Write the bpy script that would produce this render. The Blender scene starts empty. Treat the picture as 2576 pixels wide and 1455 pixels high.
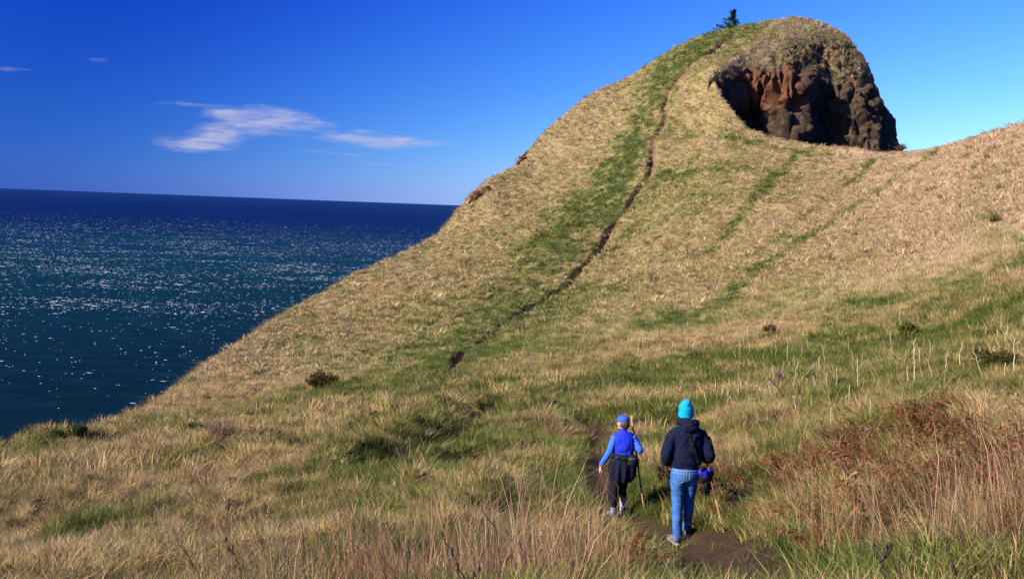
import bpy, math, random
import numpy as np
from mathutils import Vector, Matrix

random.seed(7)
RNG = np.random.default_rng(7)
SC = bpy.context.scene
COL = SC.collection
PI = math.pi

# ---------------------------------------------------------------- camera
IMG_W, IMG_H, FOC = 2576.0, 1455.0, 2504.0        # photo measured at this size
PITCH = math.atan(207.0 / FOC)
ROLL = math.atan(0.0373)
_f = np.array([0, math.cos(PITCH), -math.sin(PITCH)])
_u0 = np.array([0, math.sin(PITCH), math.cos(PITCH)])
_r0 = np.array([1.0, 0, 0])
CR = _r0 * math.cos(ROLL) + _u0 * math.sin(ROLL)
CU = _u0 * math.cos(ROLL) - _r0 * math.sin(ROLL)
CF = _f
cam_d = bpy.data.cameras.new('camera')
cam_d.sensor_width = 36.0
cam_d.lens = 36.0 * FOC / IMG_W
cam_d.clip_start = 0.1
cam_d.clip_end = 600000
cam = bpy.data.objects.new('camera', cam_d)
COL.objects.link(cam)
cam.matrix_world = Matrix((
    (CR[0], CU[0], -CF[0], 0), (CR[1], CU[1], -CF[1], 0), (CR[2], CU[2], -CF[2], 0), (0, 0, 0, 1)))
SC.camera = cam

# ---------------------------------------------------------------- light
SUN_DIR = np.array([-0.87, -0.49, 0.0]); SUN_DIR /= np.linalg.norm(SUN_DIR)
SUN_EL = math.radians(29)
sdir = Vector((SUN_DIR[0] * math.cos(SUN_EL), SUN_DIR[1] * math.cos(SUN_EL), math.sin(SUN_EL)))
sun_d = bpy.data.lights.new('sun', 'SUN')
sun_d.energy = 5.0
sun_d.angle = math.radians(0.5)
sun_d.color = (1.0, 0.95, 0.86)
sun = bpy.data.objects.new('sun', sun_d)
COL.objects.link(sun)
sun.rotation_euler = (-sdir).to_track_quat('-Z', 'Y').to_euler()
sun.location = (-60, -40, 60)

SC.view_settings.view_transform = 'Standard'
SC.view_settings.look = 'None'
SC.view_settings.gamma = 1.0
SC.view_settings.use_curve_mapping = False
SC.view_settings.exposure = 1.0
SC.cycles.max_bounces = 5
SC.cycles.transparent_max_bounces = 8
SC.cycles.diffuse_bounces = 2


class NT:
    """small node tree helper"""
    def __init__(self, tree):
        self.t = tree
        self.t.nodes.clear()
    def n(self, kind, **kw):
        nd = self.t.nodes.new(kind)
        for k, v in kw.items():
            if k.startswith('i_'):
                nd.inputs[k[2:].replace('_', ' ')].default_value = v
            elif k.startswith('x_'):
                nd.inputs[int(k[2:])].default_value = v
            else:
                setattr(nd, k, v)
        return nd
    def l(self, a, b):
        self.t.links.new(a, b)
    def math(self, op, a, b=None, clamp=False):
        nd = self.t.nodes.new('ShaderNodeMath'); nd.operation = op; nd.use_clamp = clamp
        for i, v in enumerate((a, b)):
            if v is None: continue
            if isinstance(v, (int, float)): nd.inputs[i].default_value = v
            else: self.l(v, nd.inputs[i])
        return nd.outputs[0]
    def mix(self, fac, a, b, blend='MIX'):
        nd = self.t.nodes.new('ShaderNodeMix'); nd.data_type = 'RGBA'; nd.blend_type = blend
        for s, v in ((nd.inputs[0], fac), (nd.inputs[6], a), (nd.inputs[7], b)):
            if isinstance(v, (int, float)): s.default_value = v
            elif isinstance(v, tuple): s.default_value = (*v, 1) if len(v) == 3 else v
            else: self.l(v, s)
        return nd.outputs[2]
    def ramp(self, fac, stops):
        nd = self.t.nodes.new('ShaderNodeValToRGB')
        e = nd.color_ramp.elements
        while len(e) < len(stops): e.new(0.5)
        for i, (p, c) in enumerate(stops):
            e[i].position = p
            e[i].color = (c, c, c, 1) if isinstance(c, (int, float)) else (*c, 1)
        self.l(fac, nd.inputs[0])
        return nd.outputs[0]


world = bpy.data.worlds.new('World')
SC.world = world
world.use_nodes = True
w = NT(world.node_tree)
sky = w.n('ShaderNodeTexSky', sky_type='NISHITA', sun_disc=False)
sky.sun_elevation = SUN_EL
sky.sun_rotation = math.atan2(SUN_DIR[0], SUN_DIR[1])
sky.altitude = 300
sky.air_density = 1.0
sky.dust_density = 0.2
sky.ozone_density = 3.0
bg = w.n('ShaderNodeBackground')
SKY_STRENGTH = 0.10
bg.inputs[1].default_value = SKY_STRENGTH * 2 ** -SC.view_settings.exposure
out = w.n('ShaderNodeOutputWorld')
w.l(bg.outputs[0], out.inputs[0])
SKYOUT = sky.outputs[0]

# photo-like sky: Nishita seen through a polariser (darkest 90 degrees from the sun) with a film-like response
geo = w.n('ShaderNodeTexCoord')
dirv = geo.outputs['Generated']
dot = w.n('ShaderNodeVectorMath', operation='DOT_PRODUCT'); w.l(dirv, dot.inputs[0])
dot.inputs[1].default_value = sdir
c2 = w.math('POWER', w.math('ABSOLUTE', dot.outputs['Value']), 2.0)
deg = w.math('DIVIDE', w.math('SUBTRACT', 1.0, c2), w.math('ADD', 1.0, c2))
pol = w.math('SUBTRACT', 1.0, w.math('MULTIPLY', deg, 0.95))
sp = w.n('ShaderNodeSeparateColor'); w.l(SKYOUT, sp.inputs[0])
cb = w.n('ShaderNodeCombineColor')
for ch, (a, g, h) in enumerate(((0.80, 1.757, 0.972), (0.715, 1.4246, 0.644), (0.533, 0.358, 0.291))):
    v = w.math('POWER', w.math('MULTIPLY', sp.outputs[ch], SKY_STRENGTH), g)
    v = w.math('MULTIPLY', w.math('MULTIPLY', v, w.math('POWER', pol, h)), math.exp(a) / SKY_STRENGTH)
    w.l(v, cb.inputs[ch])
skycol = cb.outputs[0]


def ray(px, py):
    d = CF * FOC + CR * (px - IMG_W / 2) + CU * (IMG_H / 2 - py)
    return d / d[1]


# thin wind-drawn clouds low over the sea, laid out by compass direction and elevation
sx = w.n('ShaderNodeSeparateXYZ'); w.l(dirv, sx.inputs[0])
ysafe = w.math('MAXIMUM', sx.outputs[1], 0.05)
cu_ = w.math('DIVIDE', sx.outputs[0], ysafe)
cv_ = w.math('DIVIDE', sx.outputs[2], ysafe)
cxy = w.n('ShaderNodeCombineXYZ'); w.l(cu_, cxy.inputs[0]); w.l(cv_, cxy.inputs[1])
mp = w.n('ShaderNodeMapping'); w.l(cxy.outputs[0], mp.inputs[0])
mp.inputs['Rotation'].default_value = (0, 0, 0.06); mp.inputs['Scale'].default_value = (1.0, 5.0, 1.0)
nzw = w.n('ShaderNodeTexNoise', i_Scale=9.0, i_Detail=3.0); w.l(mp.outputs[0], nzw.inputs['Vector'])
wob = w.n('ShaderNodeVectorMath', operation='MULTIPLY_ADD'); w.l(nzw.outputs['Color'], wob.inputs[0])
wob.inputs[1].default_value = (0.035, 0.012, 0); w.l(cxy.outputs[0], wob.inputs[2])
sw = w.n('ShaderNodeSeparateXYZ'); w.l(wob.outputs[0], sw.inputs[0])
cmask = None
for (px, py, a, b, k) in ((470, 360, 75, 20, 1.1), (540, 352, 60, 22, .9), (560, 335, 60, 14, .6), (640, 325, 100, 15, .8), (560, 285, 55, 14, .7), (610, 298, 80, 20, .9), (680, 285, 75, 20, .9), (760, 300, 100, 11, .7), (780, 318, 80, 9, .5),
                          (500, 262, 110, 6, .3), (870, 346, 70, 10, .7), (940, 358, 100, 16, .9), (1030, 352, 110, 11, .8), (930, 328, 50, 6, .5), (840, 384, 130, 5, .4), (40, 175, 55, 7, .5),
                          (240, 152, 40, 9, .35), (430, 262, 60, 7, .3), (960, 416, 110, 6, .42), (1240, 412, 80, 9, .35), (1050, 391, 34, 4, .5), (350, 240, 90, 5, .22)):
    d = ray(px, py)
    u = w.math('DIVIDE', w.math('SUBTRACT', sw.outputs[0], float(d[0] + 0.0175)), a / FOC)
    v = w.math('DIVIDE', w.math('SUBTRACT', w.math('ADD', sw.outputs[1], w.math('MULTIPLY', u, 0.0373 * a / FOC)), float(d[2] + 0.006)), b / FOC)
    r2 = w.math('ADD', w.math('POWER', w.math('ABSOLUTE', u), 2.0), w.math('POWER', w.math('ABSOLUTE', v), 2.0))
    e = w.math('MULTIPLY', w.math('EXPONENT', w.math('MULTIPLY', r2, -1.0)), k * .9)
    cmask = e if cmask is None else w.math('ADD', cmask, e)
nz = w.n('ShaderNodeTexNoise', i_Scale=30.0, i_Detail=9.0, i_Roughness=0.62); w.l(mp.outputs[0], nz.inputs['Vector'])
cl = w.math('ADD', cmask, w.math('MULTIPLY', w.math('SUBTRACT', nz.outputs[0], 0.5), 1.9))
cl = w.math('MULTIPLY', cl, w.math('MULTIPLY', cmask, 3.0, clamp=True))
clr = w.ramp(cl, [(0.12, 0.0), (0.6, 0.24), (1.4, 0.60)])
mp2 = w.n('ShaderNodeMapping'); w.l(cxy.outputs[0], mp2.inputs[0]); mp2.inputs['Rotation'].default_value = (0, 0, -0.10); mp2.inputs['Scale'].default_value = (1.0, 7.0, 1.0)
nz3 = w.n('ShaderNodeTexNoise', i_Scale=22.0, i_Detail=9.0, i_Roughness=0.6, i_Distortion=0.8); w.l(mp2.outputs[0], nz3.inputs['Vector'])
clr = w.math('MULTIPLY', clr, w.ramp(nz3.outputs[0], [(0.32, 0.5), (0.62, 1.4)]), clamp=True)
skycol = w.mix(clr, skycol, (5.0, 5.2, 7.4))
w.l(skycol, bg.inputs[0])


# ---------------------------------------------------------------- numpy noise
def _hash(ix, iy, iz, seed):
    h = (ix.astype(np.uint32) * np.uint32(374761393) + iy.astype(np.uint32) * np.uint32(668265263)
         + iz.astype(np.uint32) * np.uint32(2147483647 & 0x9E3779B1) + np.uint32(seed * 974634777 & 0xFFFFFFFF))
    h = (h ^ (h >> np.uint32(13))) * np.uint32(1274126177)
    h = (h ^ (h >> np.uint32(16))) * np.uint32(2246822519)
    return ((h ^ (h >> np.uint32(15))) & np.uint32(0xFFFFFF)).astype(np.float64) / float(0xFFFFFF)


def vnoise(x, y, z=None, seed=0):
    """smooth value noise -1..1"""
    x = np.asarray(x, float); y = np.asarray(y, float)
    fx = np.floor(x); fy = np.floor(y); tx = x - fx; ty = y - fy
    tx = tx * tx * tx * (tx * (tx * 6 - 15) + 10); ty = ty * ty * ty * (ty * (ty * 6 - 15) + 10)
    ix = fx.astype(np.int64); iy = fy.astype(np.int64)
    if z is None:
        iz = np.zeros_like(ix)
        f = lambda a, b: _hash(ix + a, iy + b, iz, seed)
        r = (f(0, 0) * (1 - tx) + f(1, 0) * tx) * (1 - ty) + (f(0, 1) * (1 - tx) + f(1, 1) * tx) * ty
        return r * 2 - 1
    z = np.asarray(z, float); fz = np.floor(z); tz = z - fz; tz = tz * tz * (3 - 2 * tz); iz = fz.astype(np.int64)
    f = lambda a, b, c: _hash(ix + a, iy + b, iz + c, seed)
    r0 = (f(0, 0, 0) * (1 - tx) + f(1, 0, 0) * tx) * (1 - ty) + (f(0, 1, 0) * (1 - tx) + f(1, 1, 0) * tx) * ty
    r1 = (f(0, 0, 1) * (1 - tx) + f(1, 0, 1) * tx) * (1 - ty) + (f(0, 1, 1) * (1 - tx) + f(1, 1, 1) * tx) * ty
    return (r0 * (1 - tz) + r1 * tz) * 2 - 1


def fbm(x, y, z=None, oct=4, seed=0, gain=0.5):
    s = 0; a = 1; t = 0; f = 1.0
    for i in range(oct):
        s = s + a * vnoise(x * f + i * 17.3, y * f - i * 9.1, None if z is None else z * f + i * 5.7, seed + i)
        t += a; a *= gain; f *= 2.03
    return s / t


def sstep(a, b, x):
    t = np.clip((x - a) / (b - a), 0, 1)
    return t * t * (3 - 2 * t)


def project(P):
    P = np.atleast_2d(P)
    d = P @ CF
    return IMG_W / 2 + FOC * (P @ CR) / d, IMG_H / 2 - FOC * (P @ CU) / d


# ---------------------------------------------------------------- terrain height
SEA_Z = -150.0
CTRL = [  # photo position and distance ahead of the places the ground was read from
    (1288, 1455, 8.5), (0, 1455, 12), (600, 1455, 10.5), (2575, 1455, 6.8), (2000, 1455, 7.9), (1720, 1365, 12.4), (1555, 1305, 15), (2575, 1250, 8.8),
    (2575, 1100, 11.8), (2100, 1250, 11.8), (2300, 1000, 19), (2575, 950, 18.5), (2575, 880, 26), (2100, 960, 29), (2100, 900, 42), (2575, 750, 42), (2100, 750, 64),
    (1500, 1040, 27), (1500, 950, 42), (1500, 850, 66), (1288, 1200, 17.5), (900, 1200, 20.5), (500, 1200, 24), (500, 1320, 17),
    (0, 1300, 20), (0, 1200, 28), (0, 1112, 38), (290, 1070, 46), (150, 1140, 36), (450, 1090, 37), (700, 1060, 34), (1000, 1020, 36), (1250, 980, 40),
    (330, 1045, 56), (600, 860, 86), (850, 715, 106), (1150, 545, 130), (1200, 478, 134), (1320, 390, 145), (1486, 236, 155.5), (1595, 186, 160.5), (1712, 111, 166), (1850, 66, 168), (1990, 44, 172), (400, 1004, 65), (500, 931, 77), (720, 786, 97), (1000, 642, 119), (1400, 304, 150.5),
    (810, 965, 62), (1120, 930, 61), (1150, 890, 72), (1290, 800, 85), (1420, 720, 97), (1500, 635, 108), (1560, 540, 118), (1640, 400, 132), (1680, 260, 144), (1730, 165, 153),
    (600, 1040, 54), (450, 1000, 64), (700, 950, 73), (750, 850, 88), (1000, 850, 86), (1000, 700, 106), (1200, 600, 121), (1400, 500, 130), (1000, 930, 66), (1400, 640, 108),
    (1700, 850, 62), (1700, 700, 86), (1800, 550, 105), (1800, 430, 118), (1900, 380, 123), (1797, 192, 142), (1820, 250, 137), (1880, 318, 131), (2000, 355, 126),
    (2150, 370, 119), (2270, 380, 112), (2400, 357, 105), (2500, 327, 98), (2575, 310, 93), (2300, 550, 88), (2575, 450, 79), (2575, 600, 61), (2100, 600, 90),
    (2300, 750, 58), (2000, 500, 106), (2400, 850, 42), (1850, 150, 152), (1900, 110, 158), (1500, 330, 146), (1760, 300, 138),
    (-400, 1500, 14), (-400, 1300, 22), (-300, 1150, 36), (3000, 1400, 6), (3000, 1000, 12), (3000, 700, 36), (3000, 400, 66), (2900, 200, 84)]
_raw = []
for px, py, Y in CTRL:
    d = ray(px, py); _raw.append((d[0] * Y, Y, d[2] * Y))
# under and beside the camera
for x, y, z in ((0, 0.5, -1.65), (-8, 1, -3.6), (8, 1, -0.2), (0, -6, -0.6), (-12, -4, -4.0), (12, -5, 1.4), (0, 4, -2.35), (-5, 5, -3.2), (5, 4, -1.4)):
    _raw.append((x, y, z))
_raw = np.array(_raw)


def warp(x, y):
    r = np.sqrt(x * x + (y + 6.0) ** 2) + 1.0
    return np.stack([np.arctan2(x, y + 6.0) * 3.0, np.log(r) * 1.6], -1)


def tps_k(r2):
    return 0.5 * r2 * np.log(np.maximum(r2, 1e-12))


_scale = lambda x, y: np.sqrt(x * x + (y + 6.0) ** 2) + 4.0
_Wp = warp(_raw[:, 0], _raw[:, 1])
_val = _raw[:, 2] / _scale(_raw[:, 0], _raw[:, 1])
n_ = len(_Wp)
_K = tps_k(((_Wp[:, None] - _Wp[None]) ** 2).sum(-1)) + np.eye(n_) * 2e-4
_Pm = np.c_[np.ones(n_), _Wp]
_A = np.block([[_K, _Pm], [_Pm.T, np.zeros((3, 3))]])
_co = np.linalg.solve(_A, np.r_[_val, np.zeros(3)])


def tps(x, y):
    q = warp(x, y)
    r = np.empty(len(x))
    for s in range(0, len(x), 60000):
        e = slice(s, s + 60000)
        k = tps_k(((q[e, None] - _Wp[None]) ** 2).sum(-1))
        r[e] = k @ _co[:n_] + _co[n_] + q[e] @ _co[n_ + 1:]
    return r * _scale(x, y)


# crest line of the headland: inside it is the slope we see, outside the ground falls to the sea
def wp(px, py, Y):
    d = ray(px, py); return (d[0] * Y, Y)
CREST = [wp(*c) for c in ((-900, 1260, 34), (-400, 1180, 36), (0, 1112, 38), (150, 1090, 42), (290, 1068, 47), (345, 1037, 57), (400, 1003, 65), (500, 930, 77), (600, 859, 86), (720, 785, 97), (850, 714, 106),
         (1000, 641, 119), (1046, 622, 122), (1080, 604, 125), (1139, 562, 129), (1165, 530, 131), (1180, 503, 133), (1226, 472, 136.5), (1257, 446, 139), (1295, 412, 142), (1335, 356, 146), (1374, 322, 149), (1410, 296, 151), (1452, 265, 153.5),
         (1486, 235, 155.5), (1517, 216, 157), (1559, 201, 159), (1595, 185, 160.5), (1639, 151, 163), (1673, 131, 164.5), (1712, 110, 166), (1771, 91, 167.5), (1850, 66, 168), (1990, 43, 172),
         (1925, 85, 163), (1900, 112, 158), (1850, 152, 152), (1797, 190, 142), (1820, 250, 137), (1850, 290, 134), (1880, 318, 131), (1930, 340, 128.5), (2000, 354, 126), (2150, 370, 119), (2270, 378, 112),
         (2330, 374, 108.5), (2400, 357, 105), (2500, 327, 98), (2575, 309, 93), (2900, 200, 84), (3400, 80, 74))]
CREST += [(90, 40), (60, -60), (-90, -60), (-60, 10)]
CREST = np.array(CREST)


def crest_query(x, y):
    n = len(CREST); best = np.full(len(x), 1e18); bx = np.zeros(len(x)); by = np.zeros(len(x)); inside = np.zeros(len(x), bool); seg = np.zeros(len(x), int)
    for i in range(n):
        a = CREST[i]; b = CREST[(i + 1) % n]; d = b - a
        t = np.clip(((x - a[0]) * d[0] + (y - a[1]) * d[1]) / (d @ d), 0, 1)
        qx = a[0] + t * d[0]; qy = a[1] + t * d[1]; dd = (x - qx) ** 2 + (y - qy) ** 2
        m = dd < best; best[m] = dd[m]; bx[m] = qx[m]; by[m] = qy[m]; seg[m] = i
        c = ((a[1] > y) != (b[1] > y))
        with np.errstate(divide='ignore', invalid='ignore'):
            xi = (b[0] - a[0]) * (y - a[1]) / (b[1] - a[1]) + a[0]
        inside ^= c & (x < xi)
    return inside, np.sqrt(best), bx, by, seg


def seg_dist(x, y, line):
    """distance to a polyline, its side sign and the arc length there"""
    best = np.full(x.shape, 1e18); side = np.zeros(x.shape); arc = np.zeros(x.shape); L = 0
    for a, b in zip(line[:-1], line[1:]):
        a = np.array(a[:2]); b = np.array(b[:2]); d = b - a; ln = math.hypot(*d)
        t = np.clip(((x - a[0]) * d[0] + (y - a[1]) * d[1]) / (ln * ln), 0, 1)
        dd = (x - a[0] - t * d[0]) ** 2 + (y - a[1] - t * d[1]) ** 2
        m = dd < best; best[m] = dd[m]
        side[m] = np.sign(d[0] * (y - a[1]) - d[1] * (x - a[0]))[m]
        arc[m] = (L + t * ln)[m]; L += ln
    return np.sqrt(best), side, arc


def base_h(x, y):
    ins, dd, bx, by, seg = crest_query(x, y)
    xx = np.where(ins, x, bx); yy = np.where(ins, y, by)
    z = tps(xx, yy)
    d = np.where(ins, 0, dd)
    knob = (seg >= 33) & (seg <= 43)
    drop_sea = d * 1.0 + np.minimum(d * d / 20.0, d * .8) 
    drop_rock = d * 9.0
    z = z - np.where(knob, drop_rock, drop_sea)
    return np.maximum(z, SEA_Z - 4), ins, np.where(knob & ~ins, dd + 1000, dd)


# coarse table of the smooth height for fast lookups while placing things
GX0, GY0, GS = -130.0, -20.0, 0.5
GNX, GNY = 540, 460
_gx, _gy = np.meshgrid(GX0 + np.arange(GNX) * GS, GY0 + np.arange(GNY) * GS)
GZ = base_h(_gx.ravel(), _gy.ravel())[0].reshape(_gx.shape)


def bil(G, x, y):
    u = np.clip((np.asarray(x) - GX0) / GS, 0, GNX - 1.001); v = np.clip((np.asarray(y) - GY0) / GS, 0, GNY - 1.001)
    i = u.astype(int); j = v.astype(int); a = u - i; b = v - j
    return (G[j, i] * (1 - a) + G[j, i + 1] * a) * (1 - b) + (G[j + 1, i] * (1 - a) + G[j + 1, i + 1] * a) * b


def hit(px, py, ymin=2.0):
    """where the line of sight through a photo position meets the ground"""
    d = ray(px, py)
    Y = np.concatenate([np.arange(ymin, 30, 0.05), np.arange(30, 185, 0.2)])
    z = bil(GZ, d[0] * Y, Y)
    k = np.nonzero(d[2] * Y < z)[0]
    if len(k) == 0:
        k = [int(np.argmin(np.abs(d[2] * Y - z) + (Y < 60) * 99))]
    Y = Y[k[0]]
    return (d[0] * Y, Y)


def hits(pts): return [hit(*p) for p in pts]


# ---------------------------------------------------------------- object helpers
def tag(o, label=None, cat=None, group=None, kind=None):
    if label: o['label'] = label
    if cat: o['category'] = cat
    if group: o['group'] = group
    if kind: o['kind'] = kind
    return o


def np_mesh(name, V, F, smooth=True, attrs=None):
    """V (n,3); F list of (m,k) index arrays"""
    me = bpy.data.meshes.new(name)
    V = np.asarray(V, np.float32)
    if isinstance(F, np.ndarray): F = [F]
    F = [f for f in F if len(f)]
    me.vertices.add(len(V)); me.vertices.foreach_set('co', V.ravel())
    nl = sum(f.size for f in F); npoly = sum(len(f) for f in F)
    me.loops.add(nl); me.polygons.add(npoly)
    me.loops.foreach_set('vertex_index', np.concatenate([f.ravel() for f in F]).astype(np.int32))
    tot = np.concatenate([np.full(len(f), f.shape[1]) for f in F])
    st = np.r_[0, np.cumsum(tot)[:-1]].astype(np.int32)
    me.polygons.foreach_set('loop_start', st)
    me.polygons.foreach_set('use_smooth', np.full(npoly, smooth))
    me.update(calc_edges=True)
    for k, (typ, arr) in (attrs or {}).items():
        a = me.attributes.new(k, typ, 'POINT')
        arr = np.asarray(arr, np.float32 if typ != 'INT' else np.int32)
        if typ == 'FLOAT_COLOR':
            if arr.shape[1] == 3: arr = np.c_[arr, np.ones(len(arr), np.float32)]
            a.data.foreach_set('color', arr.ravel().astype(np.float32))
        elif typ == 'FLOAT_VECTOR': a.data.foreach_set('vector', arr.ravel())
        else: a.data.foreach_set('value', arr.ravel())
    return me


def add_obj(name, me, mat=None, parent=None, loc=None):
    o = bpy.data.objects.new(name, me)
    COL.objects.link(o)
    if mat and me is not None and not me.materials: me.materials.append(mat)
    if parent: o.parent = parent
    if loc is not None: o.location = loc
    return o


def empty(name, loc, rz=0.0):
    o = bpy.data.objects.new(name, None)
    o.empty_display_size = 0.2
    COL.objects.link(o); o.location = loc; o.rotation_euler = (0, 0, rz)
    return o


def grid_faces(nr, nc):
    i = np.arange(nr - 1)[:, None] * nc + np.arange(nc - 1)[None]
    return np.stack([i, i + 1, i + nc + 1, i + nc], -1).reshape(-1, 4)


def new_mat(name):
    m = bpy.data.materials.new(name); m.use_nodes = True
    return m, NT(m.node_tree)


def plain(name, col, rough=0.8, spec=0.2, var=0.0, scale=20.0, bump=0.0, col2=None):
    m, n = new_mat(name)
    b = n.n('ShaderNodeBsdfPrincipled'); o = n.n('ShaderNodeOutputMaterial'); n.l(b.outputs[0], o.inputs[0])
    b.inputs['Roughness'].default_value = rough; b.inputs['Specular IOR Level'].default_value = spec
    tc = n.n('ShaderNodeTexCoord')
    nz = n.n('ShaderNodeTexNoise', i_Scale=scale, i_Detail=5.0); n.l(tc.outputs['Object'], nz.inputs['Vector'])
    c2 = col2 or tuple(c * (1 - var) for c in col)
    n.l(n.mix(n.ramp(nz.outputs[0], [(0.35, 0.0), (0.65, 1.0)]), tuple(min(1, c * (1 + var * .5)) for c in col), c2), b.inputs['Base Color'])
    if bump:
        bp = n.n('ShaderNodeBump', i_Strength=bump, i_Distance=0.01); n.l(nz.outputs[0], bp.inputs['Height']); n.l(bp.outputs[0], b.inputs['Normal'])
    return m


# ---------------------------------------------------------------- what grows where
HILL_PATH = hits([(1105, 955), (1140, 918), (1152, 890), (1215, 850), (1290, 800), (1350, 765), (1420, 720), (1455, 680), (1500, 635), (1530, 580), (1560, 540), (1595, 490),
                  (1635, 430), (1640, 390), (1650, 340), (1675, 290), (1672, 260), (1690, 215), (1730, 165), (1780, 135), (1850, 82)])
SIDE_TREAD = hits([(1640, 400), (1700, 330), (1720, 280), (1712, 235), (1728, 190), (1740, 165)])
GREEN_BAND = hits([(1010, 1000), (1120, 900), (1230, 830), (1310, 750), (1390, 670), (1440, 600), (1490, 520), (1560, 420), (1600, 330), (1640, 240), (1710, 155), (1800, 95), (1880, 70)])
GREEN_LINES = [(hits(p), wd) for p, wd in (
    ([(2350, 385), (2263, 444), (2197, 487), (2134, 534), (2064, 577), (2001, 617), (1964, 643), (1918, 673), (1885, 706), (1800, 760)], 0.8),
    ([(2190, 410), (2157, 447), (2110, 481), (2044, 530), (1984, 577), (1934, 620), (1880, 655)], 0.7),
    ([(2011, 385), (1968, 427), (1918, 481), (1852, 557), (1780, 640)], 0.7),
    ([(1660, 440), (1760, 436), (1852, 431), (1911, 427), (2001, 441), (2117, 434), (2200, 400), (2350, 380)], 0.9),
    ([(1700, 350), (1780, 330), (1852, 348), (1944, 374), (2041, 388), (2107, 392)], 0.9),
    ([(2520, 380), (2470, 420), (2480, 480), (2530, 560), (2580, 620)], 2.5))]
PEOPLE_PATH = hits([(1880, 1480), (1850, 1440), (1790, 1395), (1715, 1362), (1640, 1325), (1560, 1290), (1515, 1240), (1500, 1190), (1502, 1150), (1495, 1100), (1490, 1065), (1455, 1035), (1400, 1020)])
GREEN_SPOTS = [(hit(px, py), r, k) for px, py, r, k in (
    (2020, 885, 7.0, 1), (1800, 915, 6, .9), (2300, 905, 5, .9), (2150, 985, 3.2, .9), (2450, 960, 2.5, .7), (1560, 960, 4, .9), (1380, 990, 4, .7), (1100, 1140, 1.9, 1.1), (1000, 1175, 1.4, 1.1),
    (1180, 1080, 1.8, .9), (1050, 1060, 2, .7), (820, 1090, 2.2, .6), (1620, 1250, 1.2, .9), (1760, 1250, 1.2, .9), (1700, 1030, 2.4, .9), (1330, 1130, 1.8, .7), (1850, 1330, 1.0, .9), (1950, 1400, .9, .8),
    (2430, 1420, 1.0, 1.1), (2560, 1390, .8, 1), (2300, 1440, .6, .8), (1120, 915, 4, .9), (700, 1210, 1.6, .6), (540, 1170, 1.5, .5), (180, 1350, 1.3, .6), (480, 1290, 1.4, .55), (250, 1290, 1.2, .5),
    (2560, 650, 5, .7), (1750, 790, 4, .5), (2150, 760, 4, .5), (1850, 1100, 1.8, .6), (1420, 1230, 1.2, .6), (900, 1300, 1.2, .5), (1000, 1410, .7, .6), (2400, 850, 4, .5), (2500, 800, 4, .45), (1590, 1130, 1.4, .9))]
BRACKEN = [(hit(px, py + 22), r * 1.5) for px, py, r in (
    (1960, 1190, .5), (2050, 1175, .45), (2130, 1190, .4), (2180, 1145, .5), (2250, 1125, .5), (2330, 1150, .5), (2420, 1130, .45), (2290, 1195, .4), (1880, 1215, .45), (1900, 1240, .35), (2030, 1225, .4),
    (2100, 1415, .35), (2040, 1430, .3), (2140, 1370, .3), (1560, 1430, .4), (1480, 1400, .35), (1610, 1400, .3), (1680, 1430, .25), (1080, 1440, .35), (1160, 1450, .3), (2300, 1245, .4), (2220, 1250, .35), (2420, 1200, .5), (2500, 1165, .45),
    (2060, 1300, .25), (2380, 1290, .3), (1800, 1200, .25), (2560, 1200, .5), (1350, 1440, .3))]
TALL = [(hit(px, py), r, k) for px, py, r, k in (
    (1150, 1500, .9, 1), (1300, 1500, 1.0, 1), (1450, 1500, .8, .9), (1000, 1480, .9, .6), (1480, 1440, .4, .7), (1400, 1430, .7, .8), (860, 1440, .8, .3), (1240, 1430, .8, .8), (1100, 1440, .7, .5),
    (2300, 1460, .6, .5), (2450, 1420, .8, .5), (2540, 1370, 1.0, .8), (2350, 1370, .7, .35), (2520, 1300, 1.0, .5), (2080, 1380, .4, .3), (1960, 1310, .4, .45),
    (1800, 1210, .5, .3), (700, 1440, .6, .2))]


def seg_gauss(x, y, line, wd):
    d, s, a = seg_dist(x, y, line)
    return np.exp(-(d / wd) ** 2)


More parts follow.
